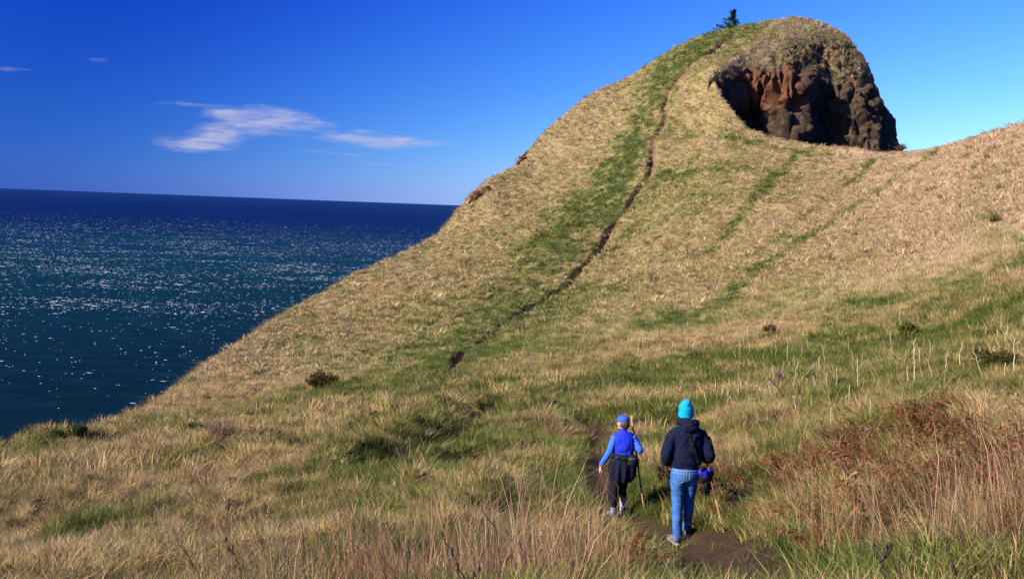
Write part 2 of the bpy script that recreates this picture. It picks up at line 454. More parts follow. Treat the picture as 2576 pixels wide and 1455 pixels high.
def cover(x, y):
    """soil, green, bracken, tall, pink fractions of the ground cover at world x, y"""
    dist = np.sqrt(x * x + y * y)
    n1 = fbm(x * .55, y * .55, oct=4, seed=3); n2 = fbm(x * .09, y * .09, oct=3, seed=9); n3 = fbm(x * 2.1, y * 2.1, oct=3, seed=21)
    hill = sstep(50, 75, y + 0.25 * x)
    g = 0.20 + 0.18 * (1 - hill) + (0.55 - .25 * hill) * n1 + (0.5 - .2 * hill) * n2 + 0.35 * n3
    d, side, arc = seg_dist(x, y, GREEN_BAND)
    wd = 3.2 + 2.2 * sstep(150, 90, y) * sstep(55, 75, y)
    g = g + 0.42 * np.exp(-(d / wd) ** 2) * (0.9 + 0.6 * n1 + .8 * n3) + .20 * np.exp(-(d / (2.4 * wd)) ** 2)
    for ln, wd in GREEN_LINES:
        g = g + 0.55 * seg_gauss(x, y, ln, wd) * (0.85 + 0.5 * n1)
    for (cx, cy), r, k in GREEN_SPOTS:
        g = g + 0.75 * k * np.exp(-((x - cx) ** 2 + (y - cy) ** 2) / (r * r)) * (0.9 + 0.9 * n1)
    dp, _, arcp = seg_dist(x, y, PEOPLE_PATH)
    g = g + 0.35 * np.exp(-(dp / 0.9) ** 2) - .10 * (1 - hill)
    # right hand slope is the palest, driest part
    dry = sstep(6, 26, x - 0.18 * y) * sstep(34, 55, y)
    g = g * (1 - .35 * dry) - 0.26 * dry
    for ln, wd in GREEN_LINES[:3]:
        g = g + 0.42 * seg_gauss(x, y, ln, wd * .9) * dry
    nn = fbm(x * 3.1, y * 3.1, oct=3, seed=33)
    soil = sstep(0.42 + 0.22 * nn, 0.27 + 0.22 * nn, dp - 0.26 * sstep(15, 11, y)) 
    dh, _, arch = seg_dist(x, y, HILL_PATH)
    ds, _, _ = seg_dist(x, y, SIDE_TREAD)
    brk = sstep(-0.25, 0.1, fbm(arch * .35, arch * 0, oct=2, seed=5) + 0.15)
    lowpath = sstep(64, 60, y)
    soil = np.maximum(soil, np.maximum(sstep(.66, .38, dh + 0.4 * nn) * np.maximum(brk, .6), sstep(.75, .45, dh + 0.3 * nn) * lowpath))
    soil = np.maximum(soil, 0.9 * sstep(.4, .22, ds + .2 * nn) * sstep(-.1, .2, nn + .15))
    # scattered bare treads in the trampled green band
    nb = fbm(x * 1.1, y * 1.5, oct=3, seed=77)
    soil = np.maximum(soil, 0.8 * np.exp(-(dh / 3.0) ** 2) * sstep(.30, .38, nb) * hill)
    br = np.zeros_like(x)
    for (cx, cy), r in BRACKEN:
        br = np.maximum(br, np.exp(-((x - cx) ** 2 + (y - cy) ** 2) / (r * r)))
    br = np.clip(br * (1 + 1.6 * n1 + .8 * n3), 0, 1)
    ta = np.zeros_like(x)
    for (cx, cy), r, k in TALL:
        ta = np.maximum(ta, k * np.exp(-((x - cx) ** 2 + (y - cy) ** 2) / (r * r)))
    ta = ta * (1 - np.exp(-(dp / 0.8) ** 4)) * (1 - np.exp(-((x / np.maximum(y, 1) - .165) / .06) ** 4) * sstep(14.5, 13.5, y))
    return dict(soil=np.clip(soil, 0, 1), green=np.clip(g, 0, 1), br=br, tall=ta, dry=dry, n1=n1, n2=n2, n3=n3, hill=hill, dp=np.minimum(dp, 2 * (np.abs(x / np.maximum(y, 1) - .165) / .06 + sstep(13.5, 14.5, y) * 9)), dh=dh, ds=ds)


def lerp(a, b, t):
    return np.asarray(a) * (1 - t[:, None]) + np.asarray(b) * t[:, None]


C_TAN = np.array((0.40, 0.275, 0.115)); C_STRAW = np.array((0.58, 0.44, 0.21)); C_BROWN = np.array((0.20, 0.12, 0.06)); C_PINK = np.array((0.515, 0.352, 0.195))
C_OLIVE = np.array((0.25, 0.225, 0.06)); C_GREEN = np.array((0.092, 0.128, 0.027)); C_DGREEN = np.array((0.052, 0.076, 0.02)); C_RUST = np.array((0.19, 0.078, 0.036)); C_SOIL = np.array((0.080, 0.046, 0.028))
C_HSOIL = np.array((0.22, 0.13, 0.075))


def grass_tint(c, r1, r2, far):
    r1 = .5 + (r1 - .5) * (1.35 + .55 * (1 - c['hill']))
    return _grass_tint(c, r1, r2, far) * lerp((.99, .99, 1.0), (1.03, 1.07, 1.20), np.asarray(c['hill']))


def _grass_tint(c, r1, r2, far):
    """colour of one tuft; r1, r2 random numbers"""
    g = c['green'] + (r1 - .5) * .55
    col = lerp(C_TAN, C_STRAW, sstep(.3, 1, r2))
    col = lerp(col, C_PINK, np.clip(c['dry'] * 1.0 + .25 * (r1 > .7), 0, 1))
    col = lerp(col, C_BROWN, sstep(.86, .98, r2) * .7)
    nearb = (1 - c['hill']) * sstep(-.25, .35, c['n3'] + c['n1'] * .6)
    col = lerp(col, C_BROWN * 1.25, nearb * .55)
    col = lerp(col, C_OLIVE, sstep(.25, .50, g) * .9)
    col = lerp(col, lerp(C_GREEN, C_DGREEN, r2), sstep(.48, .85, g) * .92)
    return col


def LEN(line): return sum(math.hypot(b[0] - a[0], b[1] - a[1]) for a, b in zip(line[:-1], line[1:]))


def ground_h(x, y):
    """height with hummocks, ditches and trodden paths; also smooth-crest info"""
    z, ins, dd = base_h(x, y)
    dist = np.sqrt(x * x + y * y)
    dh, _, arch = seg_dist(x, y, HILL_PATH)
    dp, _, arcp = seg_dist(x, y, PEOPLE_PATH)
    fade = np.where(ins, 1.0, np.exp(-(dd % 1000) / 3.0))
    hill = sstep(50, 75, y + 0.25 * x)
    tus = fbm(x * 1.3, y * 1.3, oct=3, seed=41)
    big = fbm(x * .33, y * .33, oct=3, seed=47)
    amp = lambda a, b: a * (1 - hill) + b * hill
    # the right hand slope is smooth, swept grass
    sm = 1 - .55 * sstep(6, 26, x - 0.18 * y) * sstep(34, 55, y)
    flat = 1 - .92 * np.exp(-(dp / 1.3) ** 2) * sstep(26, 18, y)
    z = z + fade * sm * flat * (amp(.30, .20) * tus + amp(.45, .34) * big + amp(.30, .10) * (.3 - np.abs(fbm(x * 1.9, y * 1.9, oct=3, seed=50))))
    # terracettes: small steps trodden across the steep hill
    z = z + fade * hill * .10 * np.abs(vnoise(x * .35 + 7, z * 2.2 + 3 * vnoise(x * .12, y * .12, seed=3), seed=88))
    nn = fbm(x * .9, y * .9, oct=3, seed=61)
    z = z - np.exp(-(dh / .42) ** 4) * (.88 + .65 * nn + .6 * vnoise(arch * .22, arch * 0, seed=8)) * sstep(58, 66, y)
    z = z - np.exp(-(dh / 1.1) ** 2) * .18
    z = z - np.exp(-(dp / .33) ** 2) * .13
    for line, wd, dep in DITCHES:
        dd2, s, a = seg_dist(x, y, line)
        dep = dep * sstep(0, 1.2, a) * sstep(LEN(line), LEN(line) - 1.2, a)
        sgn = dd2 * s       # positive on the left of the line
        z = z - dep * .6 * np.exp(-((sgn + .3 * wd) / wd) ** 2) + dep * .22 * np.exp(-((sgn - 1.7 * wd) / (1.5 * wd)) ** 2)
    return z, ins, dd


DITCHES = [(hits(p), wd, dep) for p, wd, dep in (
    ([(870, 1195), (950, 1165), (1030, 1140), (1090, 1105), (1150, 1060), (1215, 1015)], .75, 1.3),
    ([(500, 1385), (560, 1375), (640, 1345)], .4, .7),
    ([(1830, 1225), (1900, 1205), (1990, 1190), (2050, 1180)], .4, .6),
    ([(2200, 600), (2150, 640)], .3, .2))]

# ---------------------------------------------------------------- ground mesh (a fan of cells, finer close by)
Rr = np.concatenate([np.geomspace(17, 24, 30, endpoint=False), np.geomspace(24, 60, 270, endpoint=False), np.linspace(60, 100, 130, endpoint=False),
                     np.linspace(100, 205, 370), np.geomspace(206.5, 700, 45)])
Tt = np.linspace(-.64, .64, 880)
rr, tt = np.meshgrid(Rr, Tt, indexing='ij')
gx = (rr * np.sin(tt)).ravel(); gy = (rr * np.cos(tt) - 20).ravel()
gz, gins, gdd = ground_h(gx, gy)
GSH = rr.shape
gc = cover(gx, gy)
r1 = _hash((gx * 40).astype(np.int64), (gy * 40).astype(np.int64), np.zeros(len(gx), np.int64), 4)
shaded_thatch = grass_tint(gc, np.full(len(gx), .5), .2 + .5 * r1, gc['hill']) * (0.55 + .12 * gc['hill'])[:, None]  # thatch colour darkened to paint in the shade between tufts
soilc = lerp(C_SOIL, C_HSOIL, gc['hill'])
gcol = shaded_thatch * (1 - gc['soil'][:, None]) + soilc * gc['soil'][:, None]
gcol = lerp(gcol, C_RUST * .5, gc['br'] * .7)
knobside = (~gins) & (gdd > 1000.4)
gcol[knobside] = (0.06, 0.04, 0.03)
# beyond the crest the slope falls away as rough earth and scrub
far_out = sstep(6, 30, gdd % 1000) * (~gins)
gcol = lerp(gcol, (0.09, 0.075, 0.035), far_out)
GF = grid_faces(*GSH)
me = np_mesh('hillside', np.c_[gx, gy, gz], GF, True, {'gcol': ('FLOAT_COLOR', gcol), 'soil': ('FLOAT', gc['soil'])})
gm, n = new_mat('hillside_turf')
b = n.n('ShaderNodeBsdfPrincipled', i_Roughness=0.95); b.inputs['Specular IOR Level'].default_value = 0.05
o_ = n.n('ShaderNodeOutputMaterial'); n.l(b.outputs[0], o_.inputs[0])
at = n.n('ShaderNodeAttribute', attribute_name='gcol')
tc = n.n('ShaderNodeTexCoord')
nz1 = n.n('ShaderNodeTexNoise', i_Scale=9.0, i_Detail=8.0, i_Roughness=0.7); n.l(tc.outputs['Object'], nz1.inputs['Vector'])
nz2 = n.n('ShaderNodeTexNoise', i_Scale=1.6, i_Detail=6.0, i_Roughness=0.65); n.l(tc.outputs['Object'], nz2.inputs['Vector'])
f1 = n.ramp(nz1.outputs[0], [(0.3, (0.55, 0.52, 0.5)), (0.7, (1.25, 1.25, 1.2))])
cc = n.mix(1.0, at.outputs['Color'], f1, 'MULTIPLY')
f2 = n.ramp(nz2.outputs[0], [(0.3, (0.8, 0.8, 0.8)), (0.7, (1.12, 1.1, 1.05))])
n.l(n.mix(1.0, cc, f2, 'MULTIPLY'), b.inputs['Base Color'])
bp = n.n('ShaderNodeBump', i_Strength=0.8, i_Distance=0.12); n.l(nz1.outputs[0], bp.inputs['Height']); n.l(bp.outputs[0], b.inputs['Normal'])
ground = tag(add_obj('hillside', me, gm), 'steep grassy headland with trodden dirt paths above the sea', kind='structure')
GZ2, _, _ = ground_h(_gx.ravel(), _gy.ravel()); GZ2 = GZ2.reshape(_gx.shape)
_top = None


def ground_at(x, y):
    return ground_h(np.atleast_1d(np.asarray(x, float)), np.atleast_1d(np.asarray(y, float)))[0]


def ghit(px, py, ymin=2.5):
    """exact point of the rough ground seen at a photo position"""
    x, y = hit(px, py, ymin)
    d = ray(px, py)
    Y = np.linspace(y * .85, y * 1.12 + .5, 900)
    z = ground_at(d[0] * Y, Y)
    k = np.nonzero(d[2] * Y < z)[0]
    Yh = Y[k[0]] if len(k) else y
    return Vector((d[0] * Yh, Yh, float(ground_at(d[0] * Yh, Yh)[0])))


# ---------------------------------------------------------------- sea
def sea():
    R = np.geomspace(60, 400000, 150); T = np.linspace(-1.5, 1.5, 90)
    r, t = np.meshgrid(R, T, indexing='ij')
    V = np.c_[(r * np.sin(t)).ravel(), (r * np.cos(t)).ravel(), np.full(r.size, SEA_Z)]
    me = np_mesh('sea', V, grid_faces(*r.shape))
    m, n = new_mat('sea_water')
    b = n.n('ShaderNodeBsdfPrincipled', i_Roughness=0.55, i_IOR=1.33)
    b.inputs['Specular IOR Level'].default_value = 0.06
    o = n.n('ShaderNodeOutputMaterial'); n.l(b.outputs[0], o.inputs[0])
    ge = n.n('ShaderNodeNewGeometry')
    s = n.n('ShaderNodeSeparateXYZ'); n.l(ge.outputs['Position'], s.inputs[0])
    dist = n.math('SQRT', n.math('ADD', n.math('POWER', s.outputs[0], 2.0), n.math('POWER', s.outputs[1], 2.0)))
    ld = n.math('LOGARITHM', dist, 10.0)      # shallow green shelf water near the shore, deep blue far out
    mp = n.n('ShaderNodeMapping'); n.l(ge.outputs['Position'], mp.inputs[0]); mp.inputs['Scale'].default_value = (0.0011, 0.0038, 1)
    nz = n.n('ShaderNodeTexNoise', i_Scale=1.0, i_Detail=6.0, i_Roughness=0.6); n.l(mp.outputs[0], nz.inputs['Vector'])
    lv = n.math('ADD', ld, n.math('MULTIPLY', n.math('SUBTRACT', nz.outputs[0], 0.5), 0.28))
    fac = n.math('DIVIDE', n.math('SUBTRACT', lv, 2.6), 2.2, clamp=True)
    c = n.ramp(fac, [(0.0, (0.0018, 0.0115, 0.0135)), (0.18, (0.0018, 0.0155, 0.0205)), (0.33, (0.0026, 0.030, 0.036)), (0.42, (0.003, 0.030, 0.050)), (0.52, (0.002, 0.015, 0.056)), (0.64, (0.002, 0.014, 0.064)), (1.0, (0.006, 0.027, 0.095))])
    mp2 = n.n('ShaderNodeMapping'); n.l(ge.outputs['Position'], mp2.inputs[0]); mp2.inputs['Scale'].default_value = (0.016, 0.05, 1)
    nz2 = n.n('ShaderNodeTexNoise', i_Scale=1.0, i_Detail=8.0, i_Roughness=0.7); n.l(mp2.outputs[0], nz2.inputs['Vector'])
    f = n.ramp(nz2.outputs[0], [(0.3, 0.5), (0.5, 0.82), (0.72, 1.4)])
    n.l(n.mix(1.0, c, f, 'MULTIPLY'), b.inputs['Base Color'])
    mp3 = n.n('ShaderNodeMapping'); n.l(ge.outputs['Position'], mp3.inputs[0]); mp3.inputs['Scale'].default_value = (0.05, 0.16, 1)
    nz3 = n.n('ShaderNodeTexNoise', i_Scale=1.0, i_Detail=4.0, i_Roughness=0.6); n.l(mp3.outputs[0], nz3.inputs['Vector'])
    bp = n.n('ShaderNodeBump', i_Strength=0.5, i_Distance=3.0); n.l(nz3.outputs[0], bp.inputs['Height']); n.l(bp.outputs[0], b.inputs['Normal'])
    tag(add_obj('sea', me, m), 'dark blue wind-blown open sea', kind='structure')
    # whitecaps: little ragged mounds of foam riding on the water
    rng = np.random.default_rng(11)
    N = 230000
    q = rng.random(N)
    y = 640 * (6800 / 640.) ** (q ** .75)
    x = y * rng.uniform(-.62, .12, N)
    dens = (.12 + 1.1 * sstep(-.15, .5, fbm(x * .006, y * .014, oct=4, seed=70))) * sstep(650, 1700, y) ** 1.2 * sstep(6800, 1900, y) * .34 + .012
    keep = rng.random(N) < dens * .8
    x, y = x[keep], y[keep]; k = len(x)
    ln = np.exp(rng.normal(.75, .75, k)) * (0.36 + y / 3300.); ln = np.clip(ln, .45, 18)
    wd = np.clip(ln * rng.uniform(.08, .2, k), .28, 2.4)
    ang = rng.normal(0.0, .06, k)
    M = 8
    th = np.linspace(0, 2 * PI, M, endpoint=False)
    rad = rng.uniform(.7, 1.1, (k, M))
    lx = np.cos(th) * rad * ln[:, None] / 2; ly = np.sin(th) * rad * wd[:, None] / 2
    X = x[:, None] + lx * np.cos(ang)[:, None] - ly * np.sin(ang)[:, None]
    Yy = y[:, None] + lx * np.sin(ang)[:, None] + ly * np.cos(ang)[:, None]
    Z = np.full_like(X, SEA_Z + .05)
    V = np.concatenate([np.stack([X, Yy, Z], -1), np.stack([x, y, SEA_Z + .25 + .05 * wd], -1)[:, None]], 1).reshape(-1, 3)
    base = np.arange(k)[:, None] * (M + 1)
    i = np.arange(M)
    F = np.stack([base + i, base + (i + 1) % M, np.repeat(base + M, M, 1)], -1).reshape(-1, 3)
    foam = plain('foam', (0.75, 0.8, 0.82), rough=.9, var=.6, scale=.05)
    tag(add_obj('whitecaps', np_mesh('whitecaps', V, F, True), foam), 'scattered white foam crests on the dark sea', kind='stuff')


sea()


# ---------------------------------------------------------------- rock knob (stack of dark, rust-stained basalt with a hollowed face)
def rbf2(P, v, smooth=0.02):
    P = np.asarray(P, float) / 100.0; v = np.asarray(v, float); n = len(P)
    K = tps_k(((P[:, None] - P[None]) ** 2).sum(-1)) + np.eye(n) * smooth
    Pm = np.c_[np.ones(n), P]
    co = np.linalg.solve(np.block([[K, Pm], [Pm.T, np.zeros((3, 3))]]), np.r_[v, np.zeros(3)])
    def f(x, y):
        q = np.c_[x, y] / 100.0; out = np.empty(len(q))
        for s in range(0, len(q), 50000):
            e = slice(s, s + 50000)
            out[e] = tps_k(((q[e, None] - P[None]) ** 2).sum(-1)) @ co[:n] + co[n] + q[e] @ co[n + 1:]
        return out
    return f


ROCK_CTRL = [(1795, 185, 142.3), (1825, 165, 146), (1850, 148, 150), (1900, 108, 157), (1940, 75, 163), (1990, 43, 170.5), (2030, 50, 170), (2080, 65, 170), (2130, 90, 169), (2160, 120, 167), (2192, 180, 163), (2212, 240, 161),
             (1900, 150, 153), (1950, 115, 157), (2000, 90, 162), (2060, 100, 163), (2110, 130, 162), (2150, 160, 161),
             (1860, 185, 148.0), (1900, 185, 149.0), (1940, 175, 150.5), (1985, 165, 151.5), (2040, 160, 156.5), (2100, 170, 159.5),
             (1810, 215, 143.2), (1835, 235, 144.8), (1870, 215, 147.8), (1860, 262, 146.5), (1890, 260, 149.0), (1915, 225, 148.5), (1945, 225, 147.5), (1975, 220, 146.5), (2005, 215, 146.5), (2018, 220, 148.0),
             (1900, 300, 151.5), (1930, 290, 148), (1965, 300, 145), (1995, 300, 143.5), (2018, 300, 146), (1960, 350, 143), (2000, 350, 141), (2020, 345, 143.5),
             (2035, 230, 153), (2045, 290, 154), (2060, 340, 154), (2070, 370, 153), (2090, 290, 155.5), (2085, 220, 157), (2110, 340, 153),
             (2120, 210, 157), (2145, 280, 153), (2160, 340, 150.5), (2170, 230, 158), (2195, 300, 153), (2210, 350, 151.5), (2235, 330, 157), (2250, 305, 160), (2265, 370, 157), (2230, 280, 159),
             (1780, 270, 141), (1790, 330, 143), (1850, 370, 146), (1950, 430, 141), (2060, 430, 149), (2200, 430, 148), (2290, 430, 155)]
_rf = rbf2([c[:2] for c in ROCK_CTRL], [c[2] for c in ROCK_CTRL], 0.004)


def build_rock():
    nr, nc, nw = 400, 330, 34
    py = np.linspace(43, 445, nr)
    xl = np.interp(py, [43, 60, 85, 112, 150, 185, 200, 250, 320, 445], [1988, 1958, 1922, 1896, 1846, 1793, 1783, 1779, 1779, 1779])
    xr = np.interp(py, [43, 47, 55, 65, 90, 120, 150, 180, 240, 262, 300, 350, 375, 445], [1991, 2025, 2056, 2082, 2130, 2158, 2178, 2192, 2212, 2228, 2250, 2258, 2268, 2282])
    u = np.linspace(0, 1, nc)
    PX = xl[:, None] + (xr - xl)[:, None] * u[None]; PY = np.repeat(py[:, None], nc, 1)
    D = _rf(PX.ravel(), PY.ravel())
    d = CF[None] * FOC + CR[None] * (PX.ravel()[:, None] - IMG_W / 2) + CU[None] * (IMG_H / 2 - PY.ravel()[:, None])
    P = (d / d[:, 1:2] * D[:, None]).reshape(nr, nc, 3)
    # far side, curling back and down from the skyline
    last = P[:, -1]
    hgt = last[:, 2]
    ang = np.linspace(0, 1, nw + 1)[1:]
    W = []
    for k, a in enumerate(ang):
        th = a * 2.2
        Rk = 9 + 5 * sstep(30, 5, hgt)
        off = np.stack([Rk * (math.cos(th) - 1) * .75 + 0 * hgt, Rk * math.sin(th) * 1.4 + a * 6, -a * a * (6 + 0 * hgt)], -1)
        W.append(last + off)
    P = np.concatenate([P, np.stack(W, 1)], 1)
    nct = nc + nw
    # skirt down into the ravine
    sk = []
    for k in range(1, 12):
        q = P[-1].copy(); q[:, 2] -= k * 3.0; q[:, 1] -= k * .35; sk.append(q)
    P = np.concatenate([P, np.stack(sk, 0)], 0)
    nrt = nr + 11
    dr = np.gradient(P, axis=0); dc = np.gradient(P, axis=1)
    N = np.cross(dc, dr); N /= np.linalg.norm(N, axis=-1, keepdims=True) + 1e-9
    toc = -P / np.linalg.norm(P, axis=-1, keepdims=True)
    sg = np.sign((N[:, :nc] * toc[:, :nc]).sum(-1).mean()); N *= sg
    # view-facing on the front; blend so that the pushed-out relief reads from the camera
    Q = P.reshape(-1, 3); x, y, z = Q.T
    U = np.concatenate([PX, np.repeat(xr[:, None], nw, 1)], 1); Vv = np.repeat(py[:, None], nct, 1)
    U = np.concatenate([U, np.repeat(U[-1:], 11, 0)], 0); Vv = np.concatenate([Vv, 445 + np.repeat(np.arange(1, 12)[:, None] * 10, nct, 1)], 0)
    U = U.ravel(); Vv = Vv.ravel()
    wv = fbm(x * .12, y * .12, z * .12, oct=3, seed=5) * 55
    vegline = np.interp(U, [1790, 1815, 1850, 1865, 1885, 1900, 1930, 1950, 1975, 2000, 2030, 2060, 2100, 2140, 2180, 2230, 2290], [195, 190, 188, 178, 180, 186, 182, 175, 158, 165, 172, 195, 215, 218, 210, 225, 240])
    veg = sstep(12, -12, Vv + wv * .45 - vegline)
    grassy = veg * sstep(20, -30, Vv - np.interp(U, [1790, 1850, 1900, 1935, 1960, 1985, 2010, 2060, 2110, 2160], [195, 190, 186, 165, 135, 112, 100, 92, 108, 122]) + wv * .45)
    rocky = 1 - veg
    # relief: tall rounded buttresses, knobbly lumps, cracks
    h = x * .93 - y * .36
    lw = h + 1.2 * fbm(x * .2, y * .2, z * .2, oct=2, seed=9)
    def billow(a, b, c, s): return 1 - 2 * np.abs(fbm(a, b, c, oct=2, seed=s))
    pil = np.abs(np.sin(lw * PI / 2.0 + 1.2 * vnoise(z * .14, h * .2, seed=12)))
    pilm = np.interp(U, [1860, 1890, 2030, 2060, 2140, 2240], [.0, 1.0, 1.0, .25, .55, .5]) * sstep(170, 200, Vv)
    disp = rocky * (pilm * (pil * 1.7 - .9) + 1.0 * (billow(x * .33, y * .33, z * .22, 31) - .55) + .75 * billow(x * .8, y * .8, z * .55, 32) - .4 + .22 * billow(x * 2.1, y * 2.1, z * 1.7, 33))
    disp += (veg - grassy) * (.7 * billow(x * .45, y * .45, z * .5, 41) - .4 + .3 * billow(x * 1.3, y * 1.3, z * 1.6, 42) - .2)
    disp += grassy * (.22 * fbm(x * 1.2, y * 1.2, z * 1.2, oct=3, seed=51) + .25 * fbm(x * .4, y * .4, z * .4, oct=2, seed=52))
    # hollows below the hanging turf
    for cx, cy, a, b_, k in ((1876, 205, 11, 16, 1.8), (1950, 145, 9, 15, 1.6), (2010, 185, 12, 22, 1.2), (1913, 240, 6, 38, 2.0), (1955, 215, 5, 30, 1.3), (1985, 235, 4, 34, 1.0), (2070, 123, 9, 8, 1.8), (2062, 150, 9, 7, 1.2),
                             (1925, 190, 8, 8, 1.3), (2095, 235, 10, 12, 1.2), (2155, 235, 12, 5, 1.0), (2140, 120, 14, 8, .8)):
        disp -= k * np.exp(-((U - cx) / a) ** 2 - ((Vv - cy) / b_) ** 2)
    edge = np.clip(np.minimum((U - np.interp(Vv, py, xl)) / 14.0, 1), 0, 1) * (.35 + .65 * sstep(3, 28, np.interp(Vv, py, xr) - U)) * (.5 + .5 * sstep(45, 110, Vv))
    Q = Q + N.reshape(-1, 3) * (disp * edge)[:, None]
    # join edge tucked just under the turf
    # colour
    n1 = fbm(x * .5, y * .5, z * .5, oct=4, seed=61); n2 = fbm(x * 1.7, y * 1.7, z * 1.7, oct=3, seed=62)
    base = lerp((0.042, 0.027, 0.017), (0.082, 0.050, 0.029), sstep(-.3, .4, n2))
    rust = np.exp(-(np.clip(np.abs(U - 1935) - 45, 0, 999) / 38) ** 2) * sstep(300, 262, Vv + 30 * n1) 
    rust = np.clip(rust * (1.0 + 1.0 * n1), 0, 1)
    base = lerp(base, lerp((0.185, 0.070, 0.030), (0.105, 0.042, 0.022), sstep(-.3, .3, n2)), rust * .9)
    scrub = lerp((0.15, 0.105, 0.05), (0.07, 0.058, 0.026), sstep(-.25, .3, n2 + .3 * n1))
    scrub = lerp(scrub, (0.20, 0.11, 0.055), sstep(.2, .4, n1))
    base = lerp(base, scrub, veg)
    base = lerp(base, lerp((0.26, 0.19, 0.10), (0.17, 0.15, 0.06), sstep(-.2, .4, n1)), grassy)
    F = grid_faces(nrt, nct)
    me = np_mesh('rock_outcrop', Q, F, True, {'gcol': ('FLOAT_COLOR', base)})
    m, n = new_mat('basalt')
    b = n.n('ShaderNodeBsdfPrincipled', i_Roughness=0.92); b.inputs['Specular IOR Level'].default_value = 0.12
    o = n.n('ShaderNodeOutputMaterial'); n.l(b.outputs[0], o.inputs[0])
    at = n.n('ShaderNodeAttribute', attribute_name='gcol')
    tc = n.n('ShaderNodeTexCoord')
    nz = n.n('ShaderNodeTexNoise', i_Scale=3.2, i_Detail=9.0, i_Roughness=0.68); n.l(tc.outputs['Object'], nz.inputs['Vector'])
    n.l(n.mix(1.0, at.outputs['Color'], n.ramp(nz.outputs[0], [(0.3, 0.5), (0.68, 1.35)]), 'MULTIPLY'), b.inputs['Base Color'])
    bp = n.n('ShaderNodeBump', i_Strength=0.9, i_Distance=0.3); n.l(nz.outputs[0], bp.inputs['Height']); n.l(bp.outputs[0], b.inputs['Normal'])
    tag(add_obj('rock_outcrop', me, m), 'dark rust-stained rock knob with a hollowed cliff face at the headland summit', 'rock')
    Qg = Q.reshape(nrt, nct, 3)
    return Qg, N, veg.reshape(nrt, nct), grassy.reshape(nrt, nct), nr, nc


RQ, RN, RVEG, RGR, R_NR, R_NC = build_rock()


# ---------------------------------------------------------------- grass prototypes
PROTO = {}


def blade_mesh(name, blades):
    """blades: list of (root, tip, bend vector, width, variation)"""
    V = []; F3 = []; F4 = []; A = []
    for root, tip, bend, wd, var in blades:
        root = np.array(root); tip = np.array(tip); bend = np.array(bend)
        ax = tip - root; side = np.cross(ax, (0, 0, 1.0)); ls = np.linalg.norm(side)
        a = random.random() * 2 * PI
        side = np.array((math.cos(a), math.sin(a), 0)) if ls < 1e-4 else side / ls * math.cos(a) + np.array((math.cos(a), math.sin(a), 0)) * .6
        side = side / (np.linalg.norm(side) + 1e-9) * wd / 2
        mid = root + ax * .55 + bend
        b = len(V)
        V += [root - side, root + side, mid + side * .8, mid - side * .8, tip]
        F4.append((b, b + 1, b + 2, b + 3)); F3.append((b + 3, b + 2, b + 4))
        A += [(var, 0, 0), (var, 0, 0), (var, .55, 0), (var, .55, 0), (var, 1, 0)]
    return np_mesh(name, np.array(V), [np.array(F4), np.array(F3)], False, {'bv': ('FLOAT_COLOR', np.array(A))})


def tuft(n, h, spread, lean, width, splay=.5, hvar=.35, wind=0.0):
    bl = []
    for i in range(n):
        a = random.random() * 2 * PI; r = spread * math.sqrt(random.random())
        root = (r * math.cos(a), r * math.sin(a), -0.05)
        hh = h * (1 + hvar * random.uniform(-1, 1))
        a2 = a + random.gauss(0, .9); s = hh * abs(random.gauss(splay, splay * .5))
        dx = s * math.cos(a2) + lean * hh + wind * hh * random.random(); dy = s * math.sin(a2)
        tip = (root[0] + dx, root[1] + dy, max(.02, hh * math.cos(min(1.35, math.atan(s / hh) * .8 + lean * .5))))
        bend = (-dx * .12, -dy * .12, hh * random.uniform(.02, .14))
        bl.append((root, tip, bend, width * random.uniform(.6, 1.3), random.random()))
    return bl


def fern(n=5, L=.45):
    """withered bracken: arching fronds with drooping leaflets"""
    bl = []
    for i in range(n):
        a = random.random() * 2 * PI; d = np.array((math.cos(a), math.sin(a), 0)); sd = np.array((-d[1], d[0], 0))
        v = random.random(); pts = []
        for k in range(9):
            t = k / 8; pts.append(d * L * .75 * t + np.array((0, 0, L * (1.25 * t - .9 * t * t) * random.uniform(.9, 1.1))))
        for k in range(8): bl.append((pts[k], pts[k + 1], (0, 0, 0), .008, v * .5))
        for k in range(2, 9):
            ll = L * .24 * (1.1 - k / 9)
            for s in (-1, 1):
                e = pts[k] + sd * s * ll + d * ll * .4 + np.array((0, 0, -ll * random.uniform(.1, .9)))
                bl.append((pts[k], e, (0, 0, ll * .12), .022 * random.uniform(.5, 1.1), random.random()))
    return bl


protos = bpy.data.collections.new('grass_prototypes')
PNAMES = []


def reg(kind, bl, mat):
    nm = f'clump_{len(PNAMES):02d}'
    me = blade_mesh(nm, bl); me.materials.append(mat)
    o = bpy.data.objects.new(nm, me); protos.objects.link(o)
    PNAMES.append(kind); return len(PNAMES) - 1


